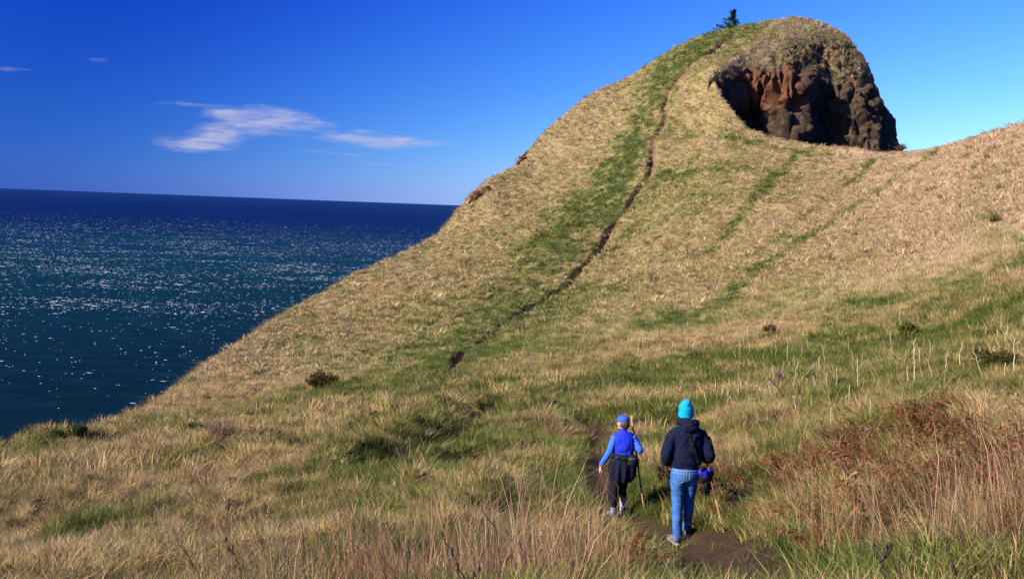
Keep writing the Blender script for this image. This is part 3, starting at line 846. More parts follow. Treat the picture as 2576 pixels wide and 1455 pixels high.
def blade_mat(name, transl=.18, contrast=.62):
    m, n = new_mat(name)
    ti = n.n('ShaderNodeAttribute', attribute_name='tint', attribute_type='INSTANCER')
    bv = n.n('ShaderNodeAttribute', attribute_name='bv', attribute_type='GEOMETRY')
    s = n.n('ShaderNodeSeparateColor'); n.l(bv.outputs['Color'], s.inputs[0])
    v = n.math('ADD', n.math('MULTIPLY', s.outputs[0], contrast * 2), 1 - contrast)
    hs = n.n('ShaderNodeHueSaturation'); n.l(ti.outputs['Color'], hs.inputs['Color'])
    n.l(n.math('ADD', n.math('MULTIPLY', s.outputs[0], -.035), .515), hs.inputs['Hue'])
    n.l(n.math('ADD', n.math('MULTIPLY', s.outputs[1], -.15), 1.12), hs.inputs['Saturation'])
    n.l(v, hs.inputs['Value'])
    d = n.n('ShaderNodeBsdfDiffuse'); n.l(hs.outputs[0], d.inputs[0])
    t = n.n('ShaderNodeBsdfTranslucent'); n.l(hs.outputs[0], t.inputs[0])
    mx = n.n('ShaderNodeMixShader', x_0=transl); n.l(d.outputs[0], mx.inputs[1]); n.l(t.outputs[0], mx.inputs[2])
    o = n.n('ShaderNodeOutputMaterial'); n.l(mx.outputs[0], o.inputs[0])
    return m


BM = blade_mat('grass_blades')
K_NEAR = [reg('near', tuft(34, .15, .11, .2, .0055, 1.1, .5, .2), BM) for _ in range(4)]
K_GREEN = [reg('green', tuft(34, .125, .10, .1, .006, 1.0, .5, .2), BM) for _ in range(3)]
K_MID = [reg('mid', tuft(30, .22, .18, .3, .013, .9, .5, .2), BM) for _ in range(4)]
K_FAR = [reg('far', tuft(22, .22, .20, .3, .026, .8, .5, .2), BM) for _ in range(4)]
K_TALL = [reg('tall', tuft(14, .66, .17, .22, .0042, .30, .45, .3) + tuft(26, .34, .17, .25, .0048, .8, .5, .3), BM) for _ in range(4)]
K_STRAW = [reg('straw', tuft(7, .45, .25, .7, .0045, 1.0, .5, .6), BM) for _ in range(2)]
K_FERN = [reg('fern', fern(5, .42), BM) for _ in range(3)]


def scatter(name, pos, rotz, tilt, scl, idx, tint, label):
    k = len(pos)
    rot = np.stack([tilt[:, 0], tilt[:, 1], rotz], -1)
    me = np_mesh(name, pos, [], False, {'rot': ('FLOAT_VECTOR', rot), 'scl': ('FLOAT_VECTOR', scl), 'idx': ('INT', idx), 'tint': ('FLOAT_COLOR', tint)}) if False else bpy.data.meshes.new(name)
    me.vertices.add(k); me.vertices.foreach_set('co', pos.astype(np.float32).ravel())
    for nm, typ, arr, fld in (('rot', 'FLOAT_VECTOR', rot, 'vector'), ('scl', 'FLOAT_VECTOR', scl, 'vector'), ('idx', 'INT', idx, 'value'), ('tint', 'FLOAT_COLOR', np.c_[tint, np.ones(k)], 'color')):
        a = me.attributes.new(nm, typ, 'POINT')
        a.data.foreach_set(fld, np.ascontiguousarray(arr, np.int32 if typ == 'INT' else np.float32).ravel())
    me.materials.append(BM)
    o = bpy.data.objects.new(name, me); COL.objects.link(o)
    g = bpy.data.node_groups.new(name + '_nodes', 'GeometryNodeTree')
    g.interface.new_socket('Geometry', in_out='INPUT', socket_type='NodeSocketGeometry')
    g.interface.new_socket('Geometry', in_out='OUTPUT', socket_type='NodeSocketGeometry')
    N = g.nodes; L = g.links
    gi = N.new('NodeGroupInput'); go = N.new('NodeGroupOutput')
    mp = N.new('GeometryNodeMeshToPoints'); L.new(gi.outputs[0], mp.inputs[0])
    ci = N.new('GeometryNodeCollectionInfo'); ci.inputs[0].default_value = protos; ci.inputs[1].default_value = True; ci.inputs[2].default_value = True
    ip = N.new('GeometryNodeInstanceOnPoints'); L.new(mp.outputs[0], ip.inputs['Points']); L.new(ci.outputs[0], ip.inputs['Instance'])
    ip.inputs['Pick Instance'].default_value = True
    for nm, typ, sock in (('idx', 'INT', 'Instance Index'), ('rot', 'FLOAT_VECTOR', 'Rotation'), ('scl', 'FLOAT_VECTOR', 'Scale')):
        na = N.new('GeometryNodeInputNamedAttribute'); na.data_type = typ; na.inputs[0].default_value = nm
        src = [s for s in na.outputs if s.enabled][0]
        L.new(src, ip.inputs[sock])
    L.new(ip.outputs[0], go.inputs[0])
    md = o.modifiers.new('clumps', 'NODES'); md.node_group = g
    return tag(o, label, kind='stuff')


# cell areas of the fan for even sampling
_P = np.stack([gx, gy, gz], -1).reshape(*GSH, 3)
_A1 = np.linalg.norm(np.cross(_P[1:, :-1] - _P[:-1, :-1], _P[:-1, 1:] - _P[:-1, :-1]), axis=-1)
_cx = (_P[:-1, :-1] + _P[1:, 1:]) / 2
_px, _py = project(_cx.reshape(-1, 3))
_cy = _cx.reshape(-1, 3)[:, 1]
_vis = ((np.abs(_px - 1288) < 1480 + 5.5 * FOC / np.maximum(_cy, 2.5)) & (_py < 2500) & (_cy > 2.5)).reshape(_A1.shape)
_insc = (gins | (gdd < 9.0)).reshape(GSH)[:-1, :-1]
_dist = np.linalg.norm(_cx, axis=-1)
_cell = {k: v.reshape(GSH)[:-1, :-1].ravel() for k, v in gc.items()}


def sample_ground(density, seed):
    """density (cells) in clumps per square metre -> points, cell index"""
    rng = np.random.default_rng(seed)
    lam = (_A1 * density * _vis * _insc).ravel()
    cnt = rng.poisson(lam); idx = np.repeat(np.arange(len(cnt)), cnt)
    i, j = np.divmod(idx, GSH[1] - 1); u = rng.random(len(idx))[:, None]; v = rng.random(len(idx))[:, None]
    P = (_P[i, j] * (1 - u) + _P[i + 1, j] * u) * (1 - v) + (_P[i, j + 1] * (1 - u) + _P[i + 1, j + 1] * u) * v
    return P, idx, rng


def ground_clumps(name, density, kinds, seed, size, label, far=False, tintf=None, wind=2.4, wsd=1.7, flat=0.0):
    P, idx, rng = sample_ground(density, seed); k = len(P)
    c = {q: v[idx] for q, v in _cell.items()}
    r1, r2 = rng.random(k), rng.random(k)
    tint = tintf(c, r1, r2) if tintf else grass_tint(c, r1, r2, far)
    s = size * np.exp(rng.normal(0, .36 if far else .26, k))
    scl = np.stack([s, s, s * (1 - flat)], -1)
    print(name, k)
    return scatter(name, P, rng.normal(wind, wsd, k), rng.normal(0, .12, (k, 2)), scl, np.array(kinds)[rng.integers(0, len(kinds), k)], tint, label)


dens = lambda k: _cell[k].reshape(_A1.shape)
bare = 1 - .96 * dens('soil')
gr = dens('green')
nearf = sstep(34, 26, _dist)
base_near = np.clip(80 * (12 / np.maximum(_dist, 8)) ** 1.0, 0, 100)
lush = sstep(.42, .62, gr)
ground_clumps('dry_grass', nearf * bare * base_near * (1 - .75 * lush) * (1 - .5 * dens('br')), K_NEAR, 101, 1.0, 'dry tan tussock grass covering the near slope')
ground_clumps('green_grass', nearf * bare * base_near * 1.35 * lush, K_GREEN, 102, 1.0, 'short green grass growing in patches on the near slope')
midf = sstep(24, 32, _dist) * sstep(86, 72, _dist)
ground_clumps('slope_grass', midf * bare * (1 - .3 * sstep(60, 80, _dist)) * np.clip(15 * (45 / np.maximum(_dist, 20)) ** 1.0, 5, 26), K_MID, 103, 1.0, 'matted tan and green grass in the hollow below the hill')
farf = sstep(70, 84, _dist)
ground_clumps('hill_grass', farf * bare * np.clip(11 * (110 / np.maximum(_dist, 60)), 5, 15), K_FAR, 104, 1.0, 'wind-combed tan grass over the steep far hill', far=True, flat=.25)
# darker knobs of old tussock dotted over the hill
knob_t = lambda c, r1, r2: lerp(lerp((0.20, 0.125, 0.07), (0.11, 0.085, 0.035), r1), (0.34, 0.23, 0.13), sstep(.5, 1, r2))
ground_clumps('tussock_knobs', farf * bare * (.10 + .16 * dens('dry')) , K_FAR, 109, 1.35, 'small dark tussock knobs dotted over the far slopes', tintf=knob_t, far=True)
ground_clumps('near_tussocks', (_dist > 15) * (_dist < 60) * bare * .5 * sstep(-.1, .3, dens('n1') + .5 * dens('n3')), K_MID, 110, 1.25, 'brown tussocks dotted over the near slope', tintf=knob_t)
# dark green rushes in the little gullies, tinted darker still to paint in shade
gully = np.zeros(_A1.shape)
for ln, wd, dep in DITCHES[:3]:
    dq, sq, aq = seg_dist(_cx[..., 0], _cx[..., 1], ln)
    gully = np.maximum(gully, np.exp(-((dq * sq + .15) / (wd * .75)) ** 2) * min(1, dep))
ground_clumps('gully_shade_rushes', gully * 26 * sstep(-.5, .1, dens('n3') + dens('n1')), K_GREEN, 111, 1.45, 'long dark green grass in the shallow gullies, tinted darker as painted shade', tintf=lambda c, r1, r2: lerp((0.035, 0.055, 0.014), (0.075, 0.075, 0.026), r2))
# tall dead grass
tl = dens('tall')
straw = lambda c, r1, r2: lerp(lerp((0.45, 0.31, 0.17), (0.23, 0.135, 0.075), r2), (0.19, 0.080, 0.042), sstep(.45, .9, r1) * .85)
ground_clumps('tall_dry_grass', tl * (_dist < 34) * sstep(7.5, 8.5, _dist) * 26 * bare, K_TALL, 105, .92, 'tall bleached grass stalks standing in the foreground', tintf=straw, wind=2.8, wsd=.9)
ground_clumps('loose_straw', (_dist < 40) * (_dist > 8) * sstep(.5, .8, dens('dp')) * (.8 + 2.6 * tl + .8 * dens('br')) * bare, K_STRAW, 106, .85, 'loose bent straw lying over the near grass', tintf=lambda c, r1, r2: lerp((0.52, 0.38, 0.21), (0.34, 0.23, 0.12), r2), wsd=1.6)
rust = lambda c, r1, r2: lerp(lerp(C_RUST * 1.15, C_RUST * .6, r2), C_BROWN, sstep(.7, 1, r1))
ground_clumps('bracken', dens('br') ** 1.0 * 42 * bare * (_dist < 45) * (_dist > 9.5), K_FERN, 107, .82, 'withered rust-brown bracken among the dry grass', tintf=rust, wsd=3)
ground_clumps('distant_stalks', sstep(24, 30, _dist) * sstep(75, 60, _dist) * (.2 + .5 * sstep(.1, -.3, dens('n1'))) * bare * sstep(-14, 10, _cx[..., 0] + 6), K_TALL, 108, .62, 'thin pale stalks poking out of the hollow', tintf=straw)


# turf clinging to the rock knob
def rock_turf():
    rng = np.random.default_rng(5)
    nr, nc = R_NR, R_NC + 6
    P = RQ[:nr, :nc]
    A = np.linalg.norm(np.cross(P[1:, :-1] - P[:-1, :-1], P[:-1, 1:] - P[:-1, :-1]), axis=-1)
    A = np.minimum(A, .3)
    vg = RVEG[:nr - 1, :nc - 1]; gg = RGR[:nr - 1, :nc - 1]
    lam = A * (vg * 2.5 + gg * 9)
    cnt = rng.poisson(lam.ravel()); idx = np.repeat(np.arange(len(cnt)), cnt)
    i, j = np.divmod(idx, nc - 1); q = P[i, j] + (P[i + 1, j + 1] - P[i, j]) * rng.random((len(idx), 1))
    k = len(idx); g = gg.ravel()[idx]; r = rng.random(k); r2 = rng.random(k)
    n1 = fbm(q[:, 0] * .5, q[:, 1] * .5, q[:, 2] * .5, oct=3, seed=61)
    tint = lerp(lerp((0.17, 0.12, 0.06), (0.075, 0.065, 0.028), r), lerp((0.44, 0.34, 0.22), (0.30, 0.22, 0.12), r), g)
    tint = lerp(tint, C_OLIVE, sstep(.1, .4, n1) * .8 * (.4 + .6 * g))
    tint = lerp(tint, (0.24, 0.115, 0.055), sstep(.85, 1, r2) * (1 - g))
    s = np.exp(rng.normal(0, .25, k)) * (1.0 + .25 * g)
    scatter('cliff_turf', q, rng.normal(2.2, 1.2, k), rng.normal(0, .2, (k, 2)), np.stack([s, s, s * 1.1], -1), np.array(K_FAR)[rng.integers(0, 4, k)], tint, 'dry grass and scrub clinging to the rock knob')
    print('cliff_turf', k)


rock_turf()


# ---------------------------------------------------------------- bare earth scarps on the seaward edge
def scarp(name, pts, hgt, label):
    """pts: photo positions with distance, a band of broken soil with an overhanging lip"""
    line = np.array([ray(px, py) * Y for px, py, Y in pts])
    t = np.r_[0, np.cumsum(np.linalg.norm(np.diff(line, axis=0), axis=1))]; L = t[-1]
    n, m = 120, 26
    s = np.linspace(0, L, n); c = np.stack([np.interp(s, t, line[:, k]) for k in range(3)], -1)
    v = np.linspace(0, 2 * PI, m, endpoint=False)
    taper = np.sin(np.clip(s / L, 0.02, .98) * PI) ** .45
    out = c[:, None] + np.stack([np.cos(v)[None] * (.9 * hgt) * taper[:, None], np.cos(v)[None] * .25 * taper[:, None], np.sin(v)[None] * hgt * .55 * taper[:, None]], -1)
    q = out.reshape(-1, 3)
    d = fbm(q[:, 0] * 1.6, q[:, 1] * 1.6, q[:, 2] * 2.4, oct=4, seed=15) * .75 + .3 * np.sign(vnoise(q[:, 2] * 3, q[:, 0] * .3, seed=2))
    nn = (out - c[:, None]).reshape(-1, 3); nn /= np.linalg.norm(nn, axis=1, keepdims=True) + 1e-6
    q = q + nn * (d * .5 * np.repeat(taper, m))[:, None]
    i = np.arange(n - 1)[:, None] * m + np.arange(m)[None]; j = np.arange(n - 1)[:, None] * m + (np.arange(m)[None] + 1) % m
    F = np.stack([i, j, j + m, i + m], -1).reshape(-1, 4)
    me = np_mesh(name, q, F, True)
    tag(add_obj(name, me, EARTH), label, kind='structure')


EARTH = plain('raw_earth', (0.20, 0.105, 0.05), rough=.95, spec=.05, var=.6, scale=1.3, bump=.6, col2=(0.085, 0.045, 0.024))
scarp('exposed_soil', [(1183, 509, 131.5), (1194, 496, 132), (1211, 484, 132.8), (1230, 471, 133.4)], .85, 'bare brown earth scarp on the seaward edge of the hill')
scarp('exposed_soil', [(1300, 416, 140), (1312, 398, 141), (1326, 380, 142)], .5, 'orange soil slip higher up the seaward edge')

# ---------------------------------------------------------------- shrubs, stems, tree
def leafy(name, mat, pts, size, aspect=.45, up=.5, cols=None):
    """many small leaf faces at points (with outward directions)"""
    pts = np.asarray(pts, float); k = len(pts); rng = np.random.default_rng(k)
    a = rng.uniform(0, 2 * PI, k); b = rng.normal(up, .5, k)
    d = np.stack([np.cos(a) * np.cos(b), np.sin(a) * np.cos(b), np.sin(b)], -1)
    s = np.cross(d, rng.normal(size=(k, 3))); s /= np.linalg.norm(s, axis=1, keepdims=True) + 1e-9
    L = size * rng.uniform(.5, 1.3, k)[:, None]
    V = np.stack([pts - s * L * aspect * .4, pts + d * L * .55 - s * L * aspect * .5, pts + d * L, pts + d * L * .5 + s * L * aspect * .5], 1).reshape(-1, 3)
    F = np.arange(k * 4).reshape(-1, 4)
    bv = np.repeat(rng.random(k), 4)
    return np_mesh(name, V, F, False, {'bv': ('FLOAT_COLOR', np.stack([bv, bv, bv], -1))})


def leaf_mat(name, c1, c2, tr=.2):
    m, n = new_mat(name)
    a = n.n('ShaderNodeAttribute', attribute_name='bv')
    c = n.mix(a.outputs['Fac'], c1, c2)
    d = n.n('ShaderNodeBsdfDiffuse'); n.l(c, d.inputs[0]); t = n.n('ShaderNodeBsdfTranslucent'); n.l(c, t.inputs[0])
    mx = n.n('ShaderNodeMixShader', x_0=tr); n.l(d.outputs[0], mx.inputs[1]); n.l(t.outputs[0], mx.inputs[2])
    o = n.n('ShaderNodeOutputMaterial'); n.l(mx.outputs[0], o.inputs[0])
    return m


def tubes(name, paths, sides=5):
    """paths: list of lists of (point, radius)"""
    V = []; F = []
    for path in paths:
        P = np.array([p for p, r in path], float); R = [r for p, r in path]
        b0 = len(V)
        for k in range(len(P)):
            t = P[min(k + 1, len(P) - 1)] - P[max(k - 1, 0)]; t /= np.linalg.norm(t) + 1e-9
            u = np.cross(t, (0.31, .2, 1.0) if abs(t[2]) < .9 else (1.0, .1, 0)); u /= np.linalg.norm(u); v = np.cross(t, u)
            for s in range(sides):
                a = 2 * PI * s / sides; V.append(P[k] + R[k] * (u * math.cos(a) + v * math.sin(a)))
        for k in range(len(P) - 1):
            for s in range(sides):
                F.append((b0 + k * sides + s, b0 + k * sides + (s + 1) % sides, b0 + (k + 1) * sides + (s + 1) % sides, b0 + (k + 1) * sides + s))
    return np_mesh(name, np.array(V), np.array(F), True)


WOOD = plain('twig_bark', (0.16, 0.10, 0.065), var=.5, scale=30)
DEADWOOD = plain('bleached_stem', (0.42, 0.34, 0.23), var=.35, scale=12, col2=(0.33, 0.23, 0.15))
DARKSTEM = plain('dark_dead_stem', (0.055, 0.032, 0.024), var=.5, scale=30)
REDSTEM = plain('reddish_dead_stem', (0.21, 0.10, 0.06), var=.5, scale=30)


def shrub(name, label, px, py, w_px, h_px, mat, leaf, n=3500, spiky=False, stems=26, cat='shrub', ymin=2.5, lift=0.0):
    g = ghit(px, py, ymin); s = g.y / FOC; Wd = w_px * s; H = h_px * s
    t = empty(name, g); tag(t, label, cat)
    rng = np.random.default_rng(int(px)); pts = []; st = []
    for k in range(stems):
        a = rng.uniform(0, 2 * PI); r = math.sqrt(rng.random()) * .5
        tip = np.array((math.cos(a) * r * Wd, math.sin(a) * r * Wd * .8, H * (1.05 - 1.3 * r * r) * rng.uniform(.5, 1.15)))
        base = np.array((tip[0] * .25, tip[1] * .25, -.05))
        mid = (base + tip) / 2 + rng.normal(0, .04 * Wd, 3)
        st.append([(base, .012 * H + .004), (mid, .008 * H + .003), (tip, .003)])
        for q in range(n // stems):
            f = rng.random() ** .6 * .85 + .15
            p = base * (1 - f) + tip * f + rng.normal(0, 1, 3) * (Wd * (.035 if spiky else .085))
            if p[2] > 0: pts.append(p)
    add_obj('foliage', leafy('foliage', mat, pts, leaf, .30 if spiky else .5, .9 if spiky else .3), mat, t)
    add_obj('stem', tubes('stem', st), WOOD, t)
    return t


LM_GORSE = leaf_mat('gorse_leaf', (0.10, 0.085, 0.02), (0.035, 0.028, 0.012))
LM_PINK = leaf_mat('withered_seedhead', (0.36, 0.26, 0.20), (0.17, 0.10, 0.07), .1)
LM_GREEN = leaf_mat('salal_leaf', (0.055, 0.075, 0.018), (0.025, 0.04, 0.012))
LM_OLIVE = leaf_mat('fern_leaf', (0.15, 0.13, 0.03), (0.06, 0.062, 0.016))
LM_BROWN = leaf_mat('brown_leaf', (0.15, 0.085, 0.04), (0.07, 0.04, 0.022))
shrub('bush', 'dark olive bush alone where the far hill begins', 812, 978, 84, 38, LM_GORSE, .16, 4200, True, 50, 'bush')
shrub('bush', 'pale pinkish withered bush on the left of the near slope', 556, 1100, 88, 50, LM_PINK, .035, 2200, True, 70, 'bush')
shrub('bush', 'low dark green bush on the skyline edge above the sea', 196, 1094, 42, 22, LM_GREEN, .10, 1500, False, 24, 'bush')
shrub('bush', 'lower and wider of the green bushes on the skyline edge', 146, 1098, 44, 12, LM_GREEN, .08, 900, False, 20, 'bush')
def fern_clump(label, px, py, w_px, n, seed):
    g = ghit(px, py, 4); s = g.y / FOC; t = empty('fern_clump', g); tag(t, label, 'fern')
    random.seed(seed)
    for k in range(n):
        bl = fern(6, random.uniform(.34, .50)); dx, dy = random.gauss(0, .33) * w_px * s, random.gauss(0, .3) * w_px * s
        dz = float(ground_at(g.x + dx, g.y + dy)[0]) - g.z
        sh = np.array((dx, dy, dz))
        add_obj('frond', blade_mesh('frond', [(np.array(a) + sh, np.array(b) + sh, c, w_ * .8, v) for a, b, c, w_, v in bl]), LM_OLIVE, t)


fern_clump('olive green fern clump among straw at the lower right', 2170, 1350, 110, 8, 5)
fern_clump('olive green fern clump below the rusty bracken, right of its twin', 2320, 1315, 110, 8, 6)
random.seed(7)
shrub('bush', 'dark brown and green bush at the right edge of the hollow', 2500, 930, 130, 42, LM_GORSE, .10, 2600, True, 40, 'bush')
shrub('withered_plant', 'small rusty brown tuft where the slope meets the hollow', 1934, 836, 36, 16, LM_BROWN, .12, 900, True, 20, 'plant')
shrub('withered_plant', 'grey-pink withered plant left of the bleached stems', 1958, 965, 30, 36, LM_PINK, .05, 900, False, 16, 'plant')
shrub('withered_plant', 'upright rusty fern between the two hikers', 1672, 1222, 40, 62, LM_BROWN, .07, 1300, True, 12, 'plant')
for px, py, wq, hq, lab in ((490, 1082, 40, 14, 'low dull green hummock plant left of the pinkish bush'), (2285, 843, 40, 22, 'brown grass mound on the right, beside a dark hole'),
                            (1215, 1030, 34, 22, 'dark rush tuft at the head of the grassy ditch'), (950, 1058, 36, 18, 'dark green rush tuft left of the ditch'),
                            (2505, 560, 20, 9, 'dark rush tuft high on the right hand slope')):
    shrub('grass_tuft', lab, px, py, wq, hq, LM_OLIVE if 'green' in lab or 'dark' in lab else LM_BROWN, .12 if py > 900 else .3, 900, True, 16, 'tuft')

# bleached dead stems (positions of foot and top in the photograph)
ZX = lambda x: 1851.5 + x * .281
ZY = lambda y: 724.5 + y * .281
STEMS = [(35, 600, 25, 425), (97, 515, 100, 330), (122, 625, 112, 500), (355, 630, 348, 405), (458, 690, 445, 440), (655, 570, 630, 440), (588, 630, 582, 548), (805, 675, 762, 505), (865, 590, 866, 505), (1010, 585, 990, 430),
         (1098, 520, 1090, 400), (1388, 628, 1372, 400), (1470, 325, 1450, 150), (1367, 200, 1362, 110), (1735, 145, 1695, 60), (1258, 485, 1258, 430), (1283, 525, 1283, 495), (1600, 850, 1572, 470), (1635, 740, 1630, 530),
         (1695, 850, 1632, 700), (1740, 640, 1728, 470), (1680, 540, 1676, 445), (1892, 530, 1888, 455), (1885, 785, 1865, 580), (2005, 710, 2000, 480), (2235, 430, 2232, 360), (2435, 450, 2420, 320), (2490, 740, 2470, 440),
         (2218, 800, 2130, 600), (1090, 885, 1070, 630), (505, 870, 545, 660), (590, 795, 705, 665), (730, 790, 740, 600), (820, 910, 800, 740), (905, 900, 885, 720), (730, 925, 685, 790), (335, 860, 320, 690), (20, 980, 8, 760),
         (365, 985, 348, 860), (545, 1080, 505, 965), (330, 990, 285, 830), (1205, 1150, 1195, 980), (855, 1250, 845, 1060), (1010, 1040, 1008, 860), (1540, 860, 1525, 700), (1775, 810, 1700, 640), (1925, 440, 1920, 350),
         (10, 400, 4, 250), (65, 490, 50, 360), (185, 430, 192, 350), (325, 620, 305, 510), (870, 240, 865, 190), (990, 260, 992, 180), (808, 290, 806, 230), (1960, 470, 2085, 430), (1020, 790, 1150, 640), (2120, 180, 2124, 110), (2365, 60, 2360, 0),
         (2450, 700, 2455, 600), (2410, 790, 2400, 660)]
_sid = 0
for fx, fy, tx, ty in STEMS:
    g = ghit(ZX(fx), ZY(fy), 8); s = g.y / FOC
    dx = (ZX(tx) - ZX(fx)) * s; dz = (ZY(fy) - ZY(ty)) * s
    t = empty('bleached_plant', g)
    rng = random.Random(int(fx * 3 + fy))
    n = 7; pth = []
    wob = .02 * dz
    for k in range(n):
        f = k / (n - 1); kink = (.05 if k >= 3 else 0) * dz * rng.choice((-1, 1)) * .3
        pth.append(((dx * f + rng.uniform(-wob, wob) + kink, rng.uniform(-.02, .02), -.06 + (dz + .06) * f), (.014 - .007 * f)))
    add_obj('stalk', tubes('stalk', [pth], 6), DEADWOOD, t)
    if rng.random() < .75:
        for q in range(rng.choice((1, 2, 3))):
            a = rng.uniform(-1.2, 1.2); f = rng.uniform(.6, 1); b0 = np.array((dx * f, 0, dz * f)); ll = dz * rng.uniform(.1, .25)
            tw = []; tw.append([(b0, .008), (b0 + np.array((math.sin(a) * ll * .6, 0, ll * .6)), .006), (b0 + np.array((math.sin(a) * ll, .02, ll * .8)), .003)])
            add_obj('twig', tubes('twig', tw, 4), DEADWOOD, t)
    L = math.hypot(dx, dz)
    lean = abs(dx) > .35 * dz
    sz = 'leaning' if lean else ('tall' if L > 1.05 else 'short')
    X, Yp = ZX(fx), ZY(fy)
    col = ('leftmost' if X < 1880 else 'around the pink plant' if X < 1985 else 'left of centre' if X < 2100 else 'near centre' if X < 2240 else 'right of centre' if X < 2390 else 'by the bush')
    row = 'upper edge' if Yp < 880 else ('middle' if Yp < 925 else 'lower edge')
    tag(t, f'{sz} bleached dead stem, {row} of the hollow, {col}', 'dead stem', f'{sz} stems, {row}, {col}')

# broken fence-like stick pair by the blue hat and the fallen dark branch under it
def sticks(name, label, cat, feet, mat, r):
    g0 = ghit(*feet[0][0], 6); t = empty(name, g0); tag(t, label, cat)
    for (a, b) in feet:
        ga = ghit(*a, 6); s = ga.y / FOC
        q = np.array(ga - g0)
        top = q + np.array(((b[0] - a[0]) * s, .1, (a[1] - b[1]) * s))
        add_obj('stick', tubes('stick', [[(q - np.array((0, 0, .05)), r), ((q + top) / 2 + np.array((.01, 0, .02)), r * .9), (top, r * .7)]], 6), mat, t)
    return t


sticks('broken_stick', 'broken bleached stem folded into an upside down v beside the turquoise hat', 'broken stem', [((1825, 1022), (1836, 994)), ((1842, 1020), (1836, 994))], DEADWOOD, .013)
sticks('upright_stick', 'upright bleached stick nearest the turquoise hat', 'dead stem', [((1777, 1019), (1770, 984))], DEADWOOD, .014)
sticks('fallen_branch', 'thin dark fallen branch lying in front of the folded stem', 'branch', [((1765, 1001), (1795, 1003)), ((1795, 1012), (1834, 1011))], DARKSTEM, .012)
sticks('dark_branch', 'dark bare branch leaning in the hollow', 'branch', [((1982, 1006), (1935, 955))], DARKSTEM, .016)


def weed(name, label, px, py, h_px, lean_px, mat, seed, r=.006, seedhead=True, ymin=2.5, br=5, group=None):
    g = ghit(px, py, ymin); s = g.y / FOC; H = h_px * s; Lx = lean_px * s
    t = empty(name, g); tag(t, label, 'weed', group)
    rng = random.Random(seed); st = []; ends = []
    n = 8
    main = [((Lx * (k / 7) ** 1.3 + rng.uniform(-.01, .01), rng.uniform(-.02, .02), -.05 + (H + .05) * k / 7), r * (1 - .6 * k / 7)) for k in range(n)]
    st.append(main)
    for q in range(br):
        k = rng.randrange(3, 8); b0 = np.array(main[k][0]); sd = rng.choice((-1, 1)); ll = H * rng.uniform(.12, .3)
        m = b0 + np.array((sd * ll * .5, rng.uniform(-.3, .3) * ll, ll * .6)); e = b0 + np.array((sd * ll * .8, rng.uniform(-.4, .4) * ll, ll * 1.15))
        st.append([(b0, r * .6), (m, r * .45), (e, r * .3)]); ends.append(e)
    ends.append(np.array(main[-1][0]))
    add_obj('stalk', tubes('stalk', st, 5), mat, t)
    if seedhead:
        for e in ends:
            hd = []
            for q in range(3):
                o = np.array((rng.uniform(-.012, .012), 0, -.05 * q))
                hd.append((e + o * 0 + np.array((0, 0, -.03 + .03 * q)), (.003, .011, .004)[q]))
            hd = [hd]
            add_obj('seed_head', tubes('seed_head', hd, 5), mat, t)
    return t


weed('dead_weed', 'reddish branching dead weed standing in front of the smaller hiker', 1548, 1440, 225, -4, REDSTEM, 17, .004, False, 2.5, 5)
weed('dead_weed', 'dark dead stalk leaning left near the bottom left', 520, 1500, 150, -70, DARKSTEM, 4, .006, False)
weed('dead_weed', 'dark leafy dead stalk near the bottom left, right of a leaning stalk', 622, 1500, 130, -40, DARKSTEM, 5, .007)
weed('dead_weed', 'thin dark upright stalk at the bottom, left of the tall straw', 1022, 1500, 165, 0, DARKSTEM, 6, .005, False)
weed('dead_weed', 'dark jointed stalk in the middle of the tall straw', 1262, 1500, 215, -25, DARKSTEM, 8, .005, False)
weed('dead_weed', 'dark drooping seed stalk at the bottom centre', 1190, 1510, 130, -60, DARKSTEM, 9, .007)
weed('dead_weed', 'dark curved stalk at the lower right corner', 2260, 1500, 130, -75, DARKSTEM, 10, .008)
weed('dead_weed', 'dark forked stalk at the far lower right', 2425, 1500, 150, -60, DARKSTEM, 11, .007, True, 2.5, 3)
weed('dead_weed', 'black leaning stalk at the right edge', 2500, 1370, 70, 50, DARKSTEM, 12, .006, True, 2.5, 2)


